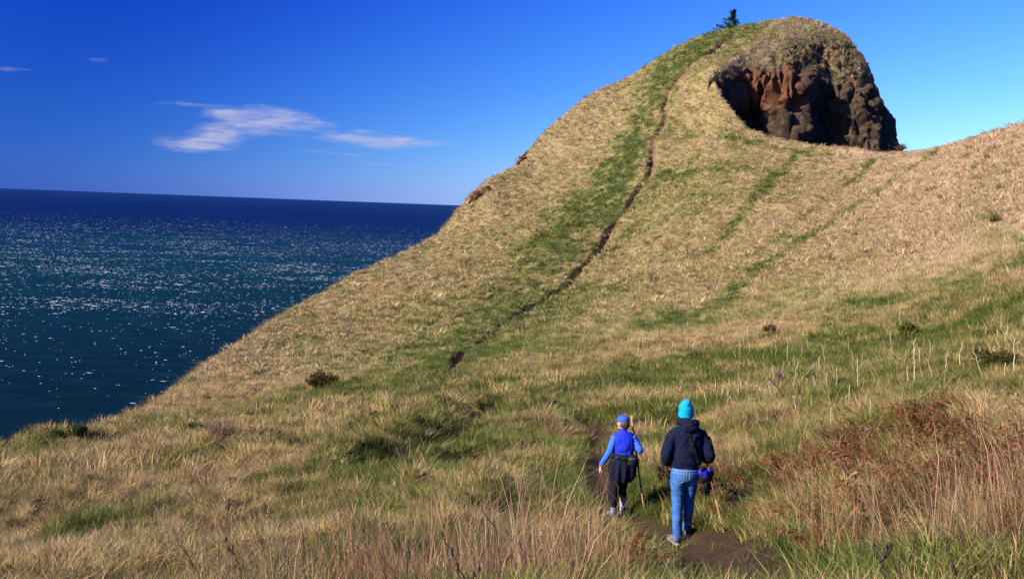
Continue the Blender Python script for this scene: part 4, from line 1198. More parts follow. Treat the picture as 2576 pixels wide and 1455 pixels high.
def tree():
    g = ghit(1840, 74, 100)
    d = ray(1840, 76); Y = 169.0; g = Vector((d[0] * Y, Y, d[2] * Y)); g.z = float(ground_at(g.x, g.y)[0]) if abs(float(ground_at(g.x, g.y)[0]) - g.z) < 1.5 else g.z
    t = empty('conifer', g); tag(t, 'small windswept conifer alone on the skyline near the summit', 'tree')
    rng = random.Random(4); H = 3.9
    trunk = [((0.05 * k, 0, -0.4 + k * (H + .4) / 7), .11 * (1 - k / 7.6)) for k in range(8)]
    limbs = []; pts = []
    for k in range(46):
        f = .04 + .93 * (k / 45); z = H * f
        left = 3.7 * (1 - f) ** .75 + .18; right = 1.1 * (1 - f) + .2
        a = rng.uniform(0, 2 * PI); c = math.cos(a)
        reach = (left if c < 0 else right) * rng.uniform(.55, 1.1) * (1.3 if abs(f - .38) < .06 else 1)
        if abs(f - .72) < .05: reach *= .55
        b = np.array((.35 * f, 0, z)); e = b + np.array((c * reach, math.sin(a) * reach * .6, reach * (.18 if c < 0 else .45)))
        m = (b + e) / 2 + np.array((0, 0, .08))
        limbs.append([(b, .035 * (1.1 - f)), (m, .022 * (1.1 - f) + .004), (e, .006)])
        for q in range(60):
            u = .15 + .78 * rng.random(); pts.append(b + (e - b) * u + np.array((rng.gauss(0, .07), rng.gauss(0, .07), rng.gauss(.05, .07))))
    add_obj('trunk', tubes('trunk', [trunk], 8), WOOD, t)
    add_obj('limbs', tubes('limbs', limbs, 5), WOOD, t)
    add_obj('crown', leafy('crown', None, pts, .27, .5, .35), leaf_mat('spruce_needles', (0.04, 0.06, 0.028), (0.018, 0.032, 0.02), .1), t)
    for px, py, wq, hq, lab in ((1794, 92, 15, 9, 'tiny dark shrub on the skyline, farther from the conifer'), (1816, 84, 18, 9, 'tiny dark shrub on the skyline at the foot of the conifer')):
        d = ray(px, py); Y = 168.5; gg = Vector((d[0] * Y, Y, d[2] * Y))
        s = empty('skyline_shrub', gg); tag(s, lab, 'shrub')
        rr = np.random.default_rng(px); P = rr.normal(0, 1, (260, 3)) * np.array((wq * .03, .25, hq * .02)) + np.array((0, 0, hq * .05))
        P[:, 2] = np.abs(P[:, 2])
        add_obj('foliage', leafy('foliage', None, P, .16, .5, .4), bpy.data.materials['spruce_needles'], s)
        add_obj('stem', tubes('stem', [[((0, 0, -.5), .04), ((0, 0, .2), .02)]]), WOOD, s)


tree()
# boulder-like scrub at the foot of the rock's right edge
d = ray(2268, 372); _s = empty('cliff_shrub', Vector(d * 118)); tag(_s, 'small dark shrub where the cliff edge meets the saddle', 'shrub')
_rr = np.random.default_rng(3); _P = _rr.normal(0, 1, (500, 3)) * np.array((.32, .3, .28)); _P[:, 2] = np.abs(_P[:, 2]) - .15
add_obj('foliage', leafy('foliage', None, _P, .16, .5, .3), LM_BROWN, _s); add_obj('stem', tubes('stem', [[((0, 0, -.8), .06), ((0, 0, .3), .02)]]), WOOD, _s)


# ---------------------------------------------------------------- people
from mathutils.bvhtree import BVHTree


def loft(path, sides=20):
    """closed tube; path entries (x, y, z, rx, ry[, tilt]) with rings square to the run of the path"""
    P = np.array([p[:3] for p in path], float)
    # resample smoothly
    t = np.r_[0, np.cumsum(np.linalg.norm(np.diff(P, axis=0), axis=1) + 1e-6)]
    R = np.array([p[3:5] for p in path], float)
    n = max(6, int(t[-1] / .018)); s = np.linspace(0, t[-1], n)
    def smooth(col):
        # Catmull-Rom through the stations
        m = np.gradient(col, t) if len(t) > 2 else np.full(len(t), (col[-1] - col[0]) / (t[-1] + 1e-9))
        i = np.clip(np.searchsorted(t, s, 'right') - 1, 0, len(t) - 2); h = t[i + 1] - t[i]; u = (s - t[i]) / h
        return (2 * u ** 3 - 3 * u ** 2 + 1) * col[i] + (u ** 3 - 2 * u ** 2 + u) * h * m[i] + (-2 * u ** 3 + 3 * u ** 2) * col[i + 1] + (u ** 3 - u ** 2) * h * m[i + 1]
    Q = np.stack([smooth(P[:, k]) for k in range(3)], -1); RR = np.stack([smooth(R[:, k]) for k in range(2)], -1)
    V = []
    for k in range(n):
        d = Q[min(k + 1, n - 1)] - Q[max(k - 1, 0)]; d /= np.linalg.norm(d) + 1e-9
        u = np.array((1.0, 0, 0)) - d * d[0]
        if np.linalg.norm(u) < .3: u = np.array((0, 0, 1.0)) - d * d[2]
        u /= np.linalg.norm(u); v = np.cross(d, u)
        for j in range(sides):
            a = 2 * PI * j / sides; V.append(Q[k] + u * RR[k, 0] * math.cos(a) + v * RR[k, 1] * math.sin(a))
    F4 = []
    for k in range(n - 1):
        for j in range(sides):
            F4.append((k * sides + j, k * sides + (j + 1) % sides, (k + 1) * sides + (j + 1) % sides, (k + 1) * sides + j))
    c0 = len(V); V.append(Q[0]); V.append(Q[-1]); F3 = []
    for j in range(sides):
        F3.append((c0, (j + 1) % sides, j)); F3.append((c0 + 1, (n - 1) * sides + j, (n - 1) * sides + (j + 1) % sides))
    return np.array(V), [tuple(f) for f in F4] + F3


def ball(c, r, n=14):
    V = []; F = []
    for i in range(1, n):
        for j in range(2 * n):
            a = PI * i / n; b = PI * j / n
            V.append((c[0] + r[0] * math.sin(a) * math.cos(b), c[1] + r[1] * math.sin(a) * math.sin(b), c[2] + r[2] * math.cos(a)))
    for i in range(n - 2):
        for j in range(2 * n):
            F.append((i * 2 * n + j, (i + 1) * 2 * n + j, (i + 1) * 2 * n + (j + 1) % (2 * n), i * 2 * n + (j + 1) % (2 * n)))
    V += [(c[0], c[1], c[2] + r[2]), (c[0], c[1], c[2] - r[2])]; k = len(V)
    for j in range(2 * n):
        F.append((k - 2, j, (j + 1) % (2 * n))); F.append((k - 1, (n - 2) * 2 * n + (j + 1) % (2 * n), (n - 2) * 2 * n + j))
    return np.array(V), F


def rot_about(V, c, ax, ang):
    M = np.array(Matrix.Rotation(ang, 3, ax)); c = np.array(c)
    return (np.asarray(V) - c) @ M.T + c


def fuse(name, parts, voxel, smooth=4, fold=0.0, fseed=0, fscale=(9, 9, 16), extra=None):
    """join closed shapes into one continuous skin, then press soft folds into it"""
    V = []; F = []; b = 0
    for v, f in parts:
        V.append(v); F += [tuple(i + b for i in q) for q in f]; b += len(v)
    me = bpy.data.meshes.new('tmp'); me.from_pydata(np.concatenate(V).tolist(), [], F)
    o = bpy.data.objects.new('tmp', me); COL.objects.link(o)
    m = o.modifiers.new('r', 'REMESH'); m.mode = 'VOXEL'; m.voxel_size = voxel; m.use_smooth_shade = True
    s = o.modifiers.new('s', 'SMOOTH'); s.iterations = smooth; s.factor = .5
    dg = bpy.context.evaluated_depsgraph_get(); ev = o.evaluated_get(dg)
    res = bpy.data.meshes.new_from_object(ev, depsgraph=dg); res.name = name
    bpy.data.objects.remove(o); bpy.data.meshes.remove(me)
    k = len(res.vertices); co = np.empty(k * 3, np.float32); no = np.empty(k * 3, np.float32)
    res.vertices.foreach_get('co', co); res.vertices.foreach_get('normal', no); co = co.reshape(-1, 3).astype(float); no = no.reshape(-1, 3)
    if fold:
        x, y, z = co.T
        w = fbm(x * 5, y * 5, z * 5, oct=2, seed=fseed + 3) * .12
        d = (1 - np.abs(fbm((x + w) * fscale[0], (y + w) * fscale[1], (z + x * .5 + w) * fscale[2], oct=3, seed=fseed)) * 2.2) * fold
        co = co + no * (d - fold * .4)[:, None]
    if extra is not None: co = extra(co, no)
    res.vertices.foreach_set('co', co.astype(np.float32).ravel()); res.update()
    res.polygons.foreach_set('use_smooth', np.ones(len(res.polygons), bool))
    return res


def finger_set(wrist, palm_dir, across, nrm, curl=.5, s=1.0, grip=False, thumb_side=1):
    """palm, four unequal fingers and a thumb as closed lofts"""
    w = np.array(wrist, float); d = np.array(palm_dir, float); d /= np.linalg.norm(d); a = np.array(across, float); a -= d * a.dot(d); a /= np.linalg.norm(a)
    n = np.array(nrm, float); n -= d * n.dot(d) + a * n.dot(a); n /= np.linalg.norm(n)
    parts = []
    for q in (-.75, -.25, .25, .75):
        p0 = w - d * .01; p1 = w + d * .045 * s + a * q * .028 * s; p2 = w + d * .085 * s + a * q * .040 * s
        parts.append(loft([(*p0, .017 * s, .013 * s), (*p1, .014 * s, .013 * s), (*p2, .0105 * s, .0105 * s)], 12))
    L = [.062, .074, .078, .070]
    for k, q in enumerate((-.75, -.25, .25, .75)):
        p = w + d * .085 * s + a * q * .040 * s; ang = 0; pts = [(*p, .0095 * s, .0095 * s)]
        for j in range(3):
            ang += curl * (1.25 if grip else 1.0); dd = d * math.cos(ang) + n * math.sin(ang)
            p = p + dd * L[k] * s * (.42, .33, .25)[j]; pts.append((*p, (.0085 - .0008 * j) * s, (.0085 - .0008 * j) * s))
        parts.append(loft(pts, 10))
    q = -1.0 * thumb_side
    p = w + d * .02 * s + a * q * .016 * s; pts = [(*p, .014 * s, .012 * s)]
    for j, (fd, fa, fn) in enumerate(((.026, .028, .012), (.026, .010, .016), (.020, .0, .014))):
        p = p + (d * fd + a * q * fa + n * fn) * s; pts.append((*p, (.0115 - .0014 * j) * s, (.0115 - .0014 * j) * s))
    parts.append(loft(pts, 10))
    return parts


def head_parts(c, yaw, s=1.0):
    """skull, jaw, nose, ears, lips, brow; faces +y before the yaw"""
    x, y, z = c
    P = [ball((x, y - .008 * s, z + .02 * s), (.076 * s, .094 * s, .098 * s)), loft([(x, y + .03 * s, z + .03 * s, .058 * s, .055 * s), (x, y + .045 * s, z - .04 * s, .053 * s, .045 * s), (x, y + .052 * s, z - .095 * s, .032 * s, .030 * s)]),
         loft([(x, y + .088 * s, z + .022 * s, .010 * s, .008 * s), (x, y + .104 * s, z - .010 * s, .013 * s, .012 * s), (x, y + .108 * s, z - .022 * s, .016 * s, .010 * s)], 10),
         ball((x, y + .090 * s, z - .050 * s), (.024 * s, .012 * s, .009 * s), 8), ball((x, y + .086 * s, z + .035 * s), (.045 * s, .014 * s, .010 * s), 8),
         ball((x, y + .078 * s, z - .088 * s), (.024 * s, .020 * s, .018 * s), 8)]
    for sd in (-1, 1):
        P.append(ball((x + sd * .078 * s, y - .006 * s, z - .002 * s), (.010 * s, .020 * s, .032 * s), 8))
        P.append(ball((x + sd * .045 * s, y + .066 * s, z - .015 * s), (.022 * s, .022 * s, .020 * s), 8))
    return [(rot_about(v, c, 'Z', yaw), f) for v, f in P]


def eyes(parent, c, yaw, s=1.0):
    for sd in (-1, 1):
        v, f = ball((c[0] + sd * .031 * s, c[1] + .080 * s, c[2] + .016 * s), (.012 * s,) * 3, 8)
        v = rot_about(v, c, 'Z', yaw); me = bpy.data.meshes.new('eye'); me.from_pydata(v.tolist(), [], f)
        add_obj('eye', me, EYE, parent)


def cloth(name, col, rough=.9, var=.25, scale=60, fine=0.25, sheen=0.0):
    m = plain(name, col, rough, .15, var, scale, fine)
    return m


SKIN = plain('skin', (0.52, 0.27, 0.18), rough=.55, spec=.3, var=.12, scale=25)
EYE = plain('eye', (0.5, 0.48, 0.45), rough=.3)
NAVY = cloth('navy_fleece', (0.0055, 0.0065, 0.026), var=.35, scale=35)
TURQ = cloth('turquoise_knit', (0.004, 0.27, 0.43), var=.12, scale=120)
BLACK = cloth('black_nylon', (0.008, 0.008, 0.010), rough=.7, var=.4, scale=30)
BLUEBAG = cloth('cobalt_nylon', (0.022, 0.020, 0.36), rough=.5, var=.2, scale=30)
FLEECE = cloth('royal_blue_fleece', (0.012, 0.032, 0.48), var=.18, scale=40)
CAPBLUE = cloth('blue_cotton', (0.035, 0.085, 0.37), var=.12, scale=90)
PANTS = cloth('black_stretch', (0.010, 0.009, 0.012), var=.3, scale=25)
DKNAVY = cloth('dark_navy_shell', (0.006, 0.007, 0.022), var=.4, scale=20)
SOCK = cloth('lavender_sock', (0.50, 0.47, 0.62), var=.3, scale=40)
HAIR = plain('brown_hair', (0.10, 0.05, 0.03), rough=.5, var=.5, scale=80)
SHOEG = plain('grey_shoe', (0.16, 0.13, 0.14), rough=.6, var=.7, scale=45, col2=(0.05, 0.04, 0.045))
SHOEB = plain('dark_shoe', (0.035, 0.025, 0.024), rough=.6, var=.5, scale=40)
SOLE = plain('shoe_sole', (0.30, 0.27, 0.27), rough=.8, var=.4, scale=40)
POLE = plain('peeled_wood', (0.36, 0.19, 0.09), rough=.6, var=.3, scale=9)
POLED = plain('dark_bark_wood', (0.12, 0.055, 0.035), rough=.6, var=.4, scale=12)
STITCH = plain('seam_thread', (0.42, 0.36, 0.30), rough=.8)


def denim():
    m, n = new_mat('denim')
    b = n.n('ShaderNodeBsdfPrincipled', i_Roughness=.9); b.inputs['Specular IOR Level'].default_value = .1
    o = n.n('ShaderNodeOutputMaterial'); n.l(b.outputs[0], o.inputs[0])
    tc = n.n('ShaderNodeTexCoord')
    a = n.n('ShaderNodeTexNoise', i_Scale=6.0, i_Detail=5.0); n.l(tc.outputs['Object'], a.inputs['Vector'])
    w2 = n.n('ShaderNodeTexNoise', i_Scale=150.0, i_Detail=2.0); n.l(tc.outputs['Object'], w2.inputs['Vector'])
    c = n.mix(n.ramp(a.outputs[0], [(.35, 0.0), (.65, 1.0)]), (0.026, 0.080, 0.235), (0.052, 0.145, 0.36))
    n.l(n.mix(1.0, c, n.ramp(w2.outputs[0], [(.3, .8), (.7, 1.15)]), 'MULTIPLY'), b.inputs['Base Color'])
    return m


def striped():
    m, n = new_mat('striped_knit')
    b = n.n('ShaderNodeBsdfPrincipled', i_Roughness=.9); b.inputs['Specular IOR Level'].default_value = .1
    o = n.n('ShaderNodeOutputMaterial'); n.l(b.outputs[0], o.inputs[0])
    tc = n.n('ShaderNodeTexCoord'); mp = n.n('ShaderNodeMapping'); n.l(tc.outputs['Object'], mp.inputs[0]); mp.inputs['Rotation'].default_value = (0, .4, 0)
    wv = n.n('ShaderNodeTexWave', i_Scale=11.0, i_Distortion=1.2); wv.bands_direction = 'Z'; n.l(mp.outputs[0], wv.inputs[0])
    n.l(n.mix(n.ramp(wv.outputs[0], [(.35, 0.0), (.6, 1.0)]), (0.03, 0.09, 0.46), (0.055, 0.15, 0.52)), b.inputs['Base Color'])
    return m


DENIM = denim(); STRIPE = striped()


def surf_y(bvh, x, z, fallback=0.0, front=False):
    h = bvh.ray_cast(Vector((x, 2 if front else -2, z)), Vector((0, -1 if front else 1, 0)))
    return h[0].y if h[0] else fallback


def ribbon(name, pts, width, thick, mat, parent):
    """flat strap along points, its wide side across the run (x-z plane), thickness along y"""
    P = np.array(pts, float); V = []
    for k in range(len(P)):
        t = P[min(k + 1, len(P) - 1)] - P[max(k - 1, 0)]; t /= np.linalg.norm(t); s = np.cross(t, (0, 1.0, 0)); s /= np.linalg.norm(s) + 1e-9; n = np.cross(s, t)
        V += [P[k] - s * width / 2, P[k] + s * width / 2, P[k] + s * width / 2 - n * thick, P[k] - s * width / 2 - n * thick]
    F = []
    for k in range(len(P) - 1):
        for j in range(4): F.append((4 * k + j, 4 * k + (j + 1) % 4, 4 * k + 4 + (j + 1) % 4, 4 * k + 4 + j))
    F += [(0, 1, 2, 3), (4 * len(P) - 4, 4 * len(P) - 3, 4 * len(P) - 2, 4 * len(P) - 1)]
    return add_obj(name, np_mesh(name, np.array(V), np.array(F), False), mat, parent)


def shoe(parent, ax, ay, az, mat, yaw=0.0, pitch=0.0, L=.29, h=.10):
    """a low shoe; ax, ay, az: the heel at ground height; points along +y"""
    up = fuse('shoe', [loft([(0, 0, .055, .036, .045), (0, .05, .062, .040, .05), (0, .12, .055, .044, .042), (0, .19, .042, .048, .030), (0, .25, .036, .040, .022), (0, .275, .034, .022, .014)]),
                       loft([(0, .035, .05, .038, .045), (0, .03, h + .015, .040, .047)])], .008, 2, .003, 7, (30, 30, 30))
    so = fuse('sole', [loft([(0, -.035, .014, .030, .014), (0, .02, .014, .040, .016), (0, .10, .014, .040, .015), (0, .19, .014, .050, .015), (0, .26, .016, .040, .013), (0, .285, .020, .018, .010)])], .008, 1)
    o = add_obj('shoe', up, mat, parent); o.location = (ax, ay, az); o.rotation_euler = (pitch, 0, yaw)
    add_obj('sole', so, SOLE, o)
    for k in range(4):
        ribbon('lace', [(-.022, .10 + .022 * k, .103 - .009 * k), (0, .105 + .022 * k, .108 - .009 * k), (.022, .10 + .022 * k, .103 - .009 * k)], .006, .004, SOLE, o)
    return o


# ---- the taller hiker
def man():
    g = ghit(1716, 1361, 9); S = g.y / FOC
    t = empty('person', g); tag(t, 'person in turquoise beanie, navy hooded jacket and blue jeans walking away down the path', 'person')
    gz = lambda x, y: float(ground_at(g.x + x, g.y + y)[0]) - g.z
    lf, rf = (-.065, -.02), (.090, .16)
    lz, rz = gz(*lf), gz(*rf)
    hip = 0.90
    # body: one continuous skin
    s_ = 369.0 / FOC * g.y / 1.838; t.scale = (s_,) * 3
    B = head_parts((-.03, .05, 1.665), .12)
    B += [loft([(-.02, .02, 1.60, .055, .058), (-.01, -.005, 1.50, .062, .062)]),
          loft([(0, 0, 1.50, .09, .07), (0, 0, 1.42, .185, .10), (0, .0, 1.25, .165, .115), (-.01, .0, 1.08, .145, .105), (-.015, 0, .97, .165, .115), (-.015, 0, .90, .15, .10)]),
          loft([(-.15, 0, 1.43, .05, .05), (-.215, -.01, 1.36, .045, .045), (-.245, -.03, 1.25, .042, .042), (-.262, -.04, 1.13, .036, .036), (-.245, .03, 1.045, .034, .034), (-.20, .12, .98, .030, .028)]),
          loft([(.16, 0, 1.43, .05, .05), (.225, -.005, 1.36, .045, .045), (.262, -.02, 1.25, .042, .042), (.283, -.03, 1.14, .036, .036), (.29, .07, 1.075, .033, .033), (.285, .19, 1.03, .030, .028), (.285, .23, 1.02, .029, .027)]),
          loft([(-.10, 0, .92, .085, .085), (-.085, .01, .53 + lz * .5, .055, .058), (lf[0], lf[1] + .03, .09 + lz, .038, .042)]),
          loft([(.07, 0, .92, .085, .085), (.080, .09, .54 + rz * .5, .055, .058), (rf[0], rf[1] + .03, .09 + rz, .038, .042)]),
          loft([(lf[0], lf[1] + .0, .055 + lz, .030, .030), (lf[0], lf[1] + .20, .035 + lz, .034, .018)]), loft([(rf[0], rf[1] + .0, .055 + rz, .030, .030), (rf[0], rf[1] + .20, .035 + rz, .034, .018)])]
    B += finger_set((-.20, .12, .98), (.3, .5, -.8), (0, 1, .4), (1, 0, 0), .25)
    B += finger_set((.285, .23, 1.02), (.05, 1, -.1), (0, 0, 1), (-1, 0, 0), 1.0, grip=True)
    add_obj('body', fuse('body', B, .0065, 2), SKIN, t)
    eyes(t, (-.03, .05, 1.665), .12)
    # jacket
    J = [loft([(-.01, .01, 1.535, .075, .075), (0, 0, 1.50, .13, .095), (0, 0, 1.45, .205, .125), (.003, .005, 1.36, .222, .148), (0, .005, 1.22, .205, .155), (-.005, .0, 1.10, .200, .150), (-.012, 0, 1.045, .203, .148), (-.015, 0, 1.02, .190, .138), (-.015, 0, .985, .178, .128)]),
         loft([(-.14, 0, 1.43, .060, .075), (-.195, -.01, 1.36, .074, .082), (-.235, -.03, 1.25, .074, .080), (-.262, -.04, 1.13, .074, .080), (-.245, .03, 1.045, .066, .066), (-.205, .11, .985, .048, .048)]),
         loft([(.15, 0, 1.43, .060, .075), (.205, -.005, 1.36, .074, .082), (.250, -.02, 1.25, .076, .082), (.283, -.03, 1.14, .076, .080), (.29, .07, 1.075, .064, .064), (.285, .19, 1.03, .046, .046)])]
    jm = fuse('jacket', J, .011, 8, .013, 21, (7, 7, 5))
    jk = add_obj('jacket', jm, NAVY, t)
    dg = bpy.context.evaluated_depsgraph_get()
    bv = BVHTree.FromPolygons([v.co for v in jm.vertices], [p.vertices for p in jm.polygons])
    add_obj('hem', fuse('hem', [loft([(-.015, 0, 1.02, .186, .135), (-.015, 0, .995, .188, .137), (-.015, 0, .970, .182, .131)])], .010, 2, .003, 5), NAVY, jk)
    # hood lying round the neck
    H = [loft([(-.115, .07, 1.535, .030, .045), (-.105, .0, 1.56, .038, .052), (-.07, -.065, 1.565, .045, .056), (-.01, -.095, 1.560, .052, .060), (.055, -.085, 1.555, .052, .058), (.095, -.03, 1.55, .042, .052), (.10, .05, 1.535, .032, .045)]),
         loft([(-.01, -.085, 1.56, .085, .035), (.0, -.125, 1.51, .095, .030), (.005, -.13, 1.455, .070, .018)])]
    add_obj('hood', fuse('hood', H, .010, 4, .009, 31, (10, 10, 14)), NAVY, t)
    # knitted hat, slouching to the left and folded at the top right
    W = [loft([(-.03, .045, 1.628, .093, .104), (-.03, .04, 1.67, .094, .106), (-.032, .03, 1.715, .092, .103), (-.034, .02, 1.755, .084, .092), (-.028, .01, 1.790, .066, .068), (-.012, .0, 1.822, .040, .040), (.0, .0, 1.838, .020, .020)])]
    def slouch(co, no):
        x, y, z = co.T
        d = .010 * np.exp(-((z - 1.765 - (x + .03) * .35) / .013) ** 2) * sstep(-.05, .03, x)
        d = d + .004 * np.cos((z - 1.66) * 200) * (z < 1.70)
        return co - no * d[:, None]
    hat = add_obj('beanie', fuse('beanie', W, .007, 3, .003, 41, (14, 14, 24), slouch), TURQ, t)
    add_obj('cuff', fuse('cuff', [loft([(-.03, .046, 1.612, .095, .107), (-.03, .044, 1.64, .098, .110), (-.03, .043, 1.662, .096, .108)])], .007, 2, .002, 4), TURQ, hat)
    # jeans
    def knees(co, no):
        x, y, z = co.T
        d = .008 * fbm(z * 17 + x * 22, y * 9 + x * 6, oct=2, seed=3) * (np.exp(-((z - .50) / .16) ** 2) + .9 * np.exp(-((z - .13) / .07) ** 2) + .5 * np.exp(-((z - .82) / .06) ** 2))
        return co + no * d[:, None]
    Q = [loft([(-.015, 0, 1.02, .158, .112), (-.015, -.005, .95, .170, .128), (-.012, -.008, .885, .178, .138), (-.01, 0, .83, .165, .125)]),
         loft([(-.098, 0, .90, .090, .115), (-.098, .0, .80, .093, .112), (-.09, .005, .66, .083, .095), (-.082, .01, .52 + lz * .5, .074, .083), (-.078, .0, .32 + lz * .7, .066, .076), (lf[0], lf[1] + .025, .15 + lz, .061, .070), (lf[0], lf[1] + .02, .065 + lz, .064, .072)]),
         loft([(.072, 0, .90, .088, .115), (.076, .02, .80, .088, .106), (.078, .06, .66, .078, .090), (.080, .10, .52 + rz * .5, .070, .080), (.082, .12, .32 + rz * .7, .062, .072), (rf[0], rf[1] + .025, .15 + rz, .059, .068), (rf[0], rf[1] + .02, .065 + rz, .062, .070)])]
    qm = fuse('jeans', Q, .010, 4, .006, 51, (7, 7, 16), knees)
    jn = add_obj('jeans', qm, DENIM, t)
    bq = BVHTree.FromPolygons([v.co for v in qm.vertices], [p.vertices for p in qm.polygons])
    for sd in (-1, 1):
        cx = -.012 + sd * .093
        pts = [(cx - .062, .925), (cx + .062, .925), (cx + .058, .81), (cx, .785), (cx - .058, .81), (cx - .062, .925)]
        # pocket panel hugging the seat
        n = 9; V = []
        for i in range(n):
            for j in range(n):
                u = i / (n - 1); v = j / (n - 1); z = .925 - .135 * v + .022 * abs(u - .5) * 2 * (v ** 3); x = cx + (u - .5) * .124 * (1 - .06 * v)
                V.append((x, surf_y(bq, x, z, -.12) - .004, z))
        add_obj('back_pocket', np_mesh('back_pocket', np.array(V), grid_faces(n, n), True), DENIM, jn)
        for a, b in zip(pts[:-1], pts[1:]):
            L = [((a[0] + (b[0] - a[0]) * k / 5), (a[1] + (b[1] - a[1]) * k / 5)) for k in range(6)]
            ribbon('seam', [(x, surf_y(bq, x, z, -.12) - .007, z) for x, z in L], .0035, .002, STITCH, jn)
    L = [(-.013, .98 - .016 * k) for k in range(7)]
    ribbon('seam', [(x, surf_y(bq, x, z, -.12) - .004, z) for x, z in L], .004, .002, STITCH, jn)
    L = [(-.15 + .02 * k, .955) for k in range(15)]
    ribbon('waistband_seam', [(x, surf_y(bq, x, z, -.12) - .004, z) for x, z in L], .004, .002, STITCH, jn)
    shoe(t, lf[0] - .01, lf[1] - .035, lz, SHOEG, .22)
    shoe(t, rf[0] + .01, rf[1] - .035, rz, SHOEB, -.15)  # right shoe of the pair coloured darker, shade of that leg painted in
    # shoulder bag on its cross strap, with clothing stuffed through it
    b = empty('shoulder_bag', g); b.scale = (s_,) * 3; tag(b, 'black and cobalt shoulder bag on the hip of the person in the turquoise beanie', 'bag')
    L = []
    for k in range(15):
        f = k / 14; x = -.045 + .19 * f; z = 1.50 - .475 * f; L.append((x, surf_y(bv, x, z, -.15) - .009, z))
    L += [(.175, -.165, .99), (.20, -.14, .955)]
    ribbon('strap', L, .036, .005, BLACK, b)
    ribbon('strap_tag', [(-.046, L[0][1] - .006, 1.508), (-.037, L[1][1] - .008, 1.485), (-.028, L[1][1] - .009, 1.462)], .032, .004, BLUEBAG, b)
    add_obj('bag_body', fuse('bag_body', [ball((.225, -.06, .895), (.085, .085, .095)), ball((.285, -.03, .915), (.065, .08, .075)), loft([(.20, -.06, .90, .06, .07), (.205, -.06, .79, .045, .05)])], .009, 3, .012, 71, (12, 12, 14)), BLACK, b)
    add_obj('bag_flap', fuse('bag_flap', [ball((.195, -.12, .945), (.065, .035, .042)), ball((.225, -.12, .905), (.038, .032, .045)), ball((.285, -.09, .965), (.035, .035, .030))], .008, 2, .008, 72, (14, 14, 14)), BLUEBAG, b)
    add_obj('stuffed_glove', fuse('stuffed_glove', [loft([(.255, -.10, .84, .030, .022), (.245, -.11, .77, .026, .018), (.225, -.11, .715, .036, .018), (.205, -.11, .695, .012, .010)]),
                                                   loft([(.27, -.08, .82, .026, .020), (.275, -.09, .74, .030, .018), (.262, -.09, .66, .030, .016), (.25, -.09, .635, .012, .01)]),
                                                   loft([(.31, -.06, .86, .024, .018), (.325, -.06, .80, .016, .014), (.318, -.06, .72, .018, .012)])], .007, 2, .008, 73, (16, 16, 16)), BLACK, b)
    add_obj('buckle', fuse('buckle', [ball((.262, -.125, 1.005), (.006, .005, .022), 8)], .004, 1), SOLE, b)
    # walking stick in the right hand
    foot = ghit(1822, 1337, 9)
    top = Vector(g) + Vector((.285, .315, 1.10)) * s_; st = empty('walking_stick', foot); tag(st, 'walking stick with dark middle planted right of the person in the turquoise beanie', 'walking stick')
    q = np.array(top - foot); ps = lambda f: np.array((0, 0, -.03)) * (1 - f) + q * f
    add_obj('pole', tubes('pole', [[(ps(0), .010), (ps(.2), .011), (ps(.42), .012), (ps(.43), .012)]], 10), POLE, st)
    add_obj('bark_section', tubes('bark_section', [[(ps(.4), .0135), (ps(.52), .0145), (ps(.68), .0135)]], 10), POLED, st)
    add_obj('grip', tubes('grip', [[(ps(.68), .0145), (ps(.78), .015), (ps(1.0), .015), (ps(1.03), .010)]], 10), POLE, st)
    add_obj('wrap', tubes('wrap', [[(ps(.655), .0165), (ps(.70), .017)]], 10), BLACK, st)


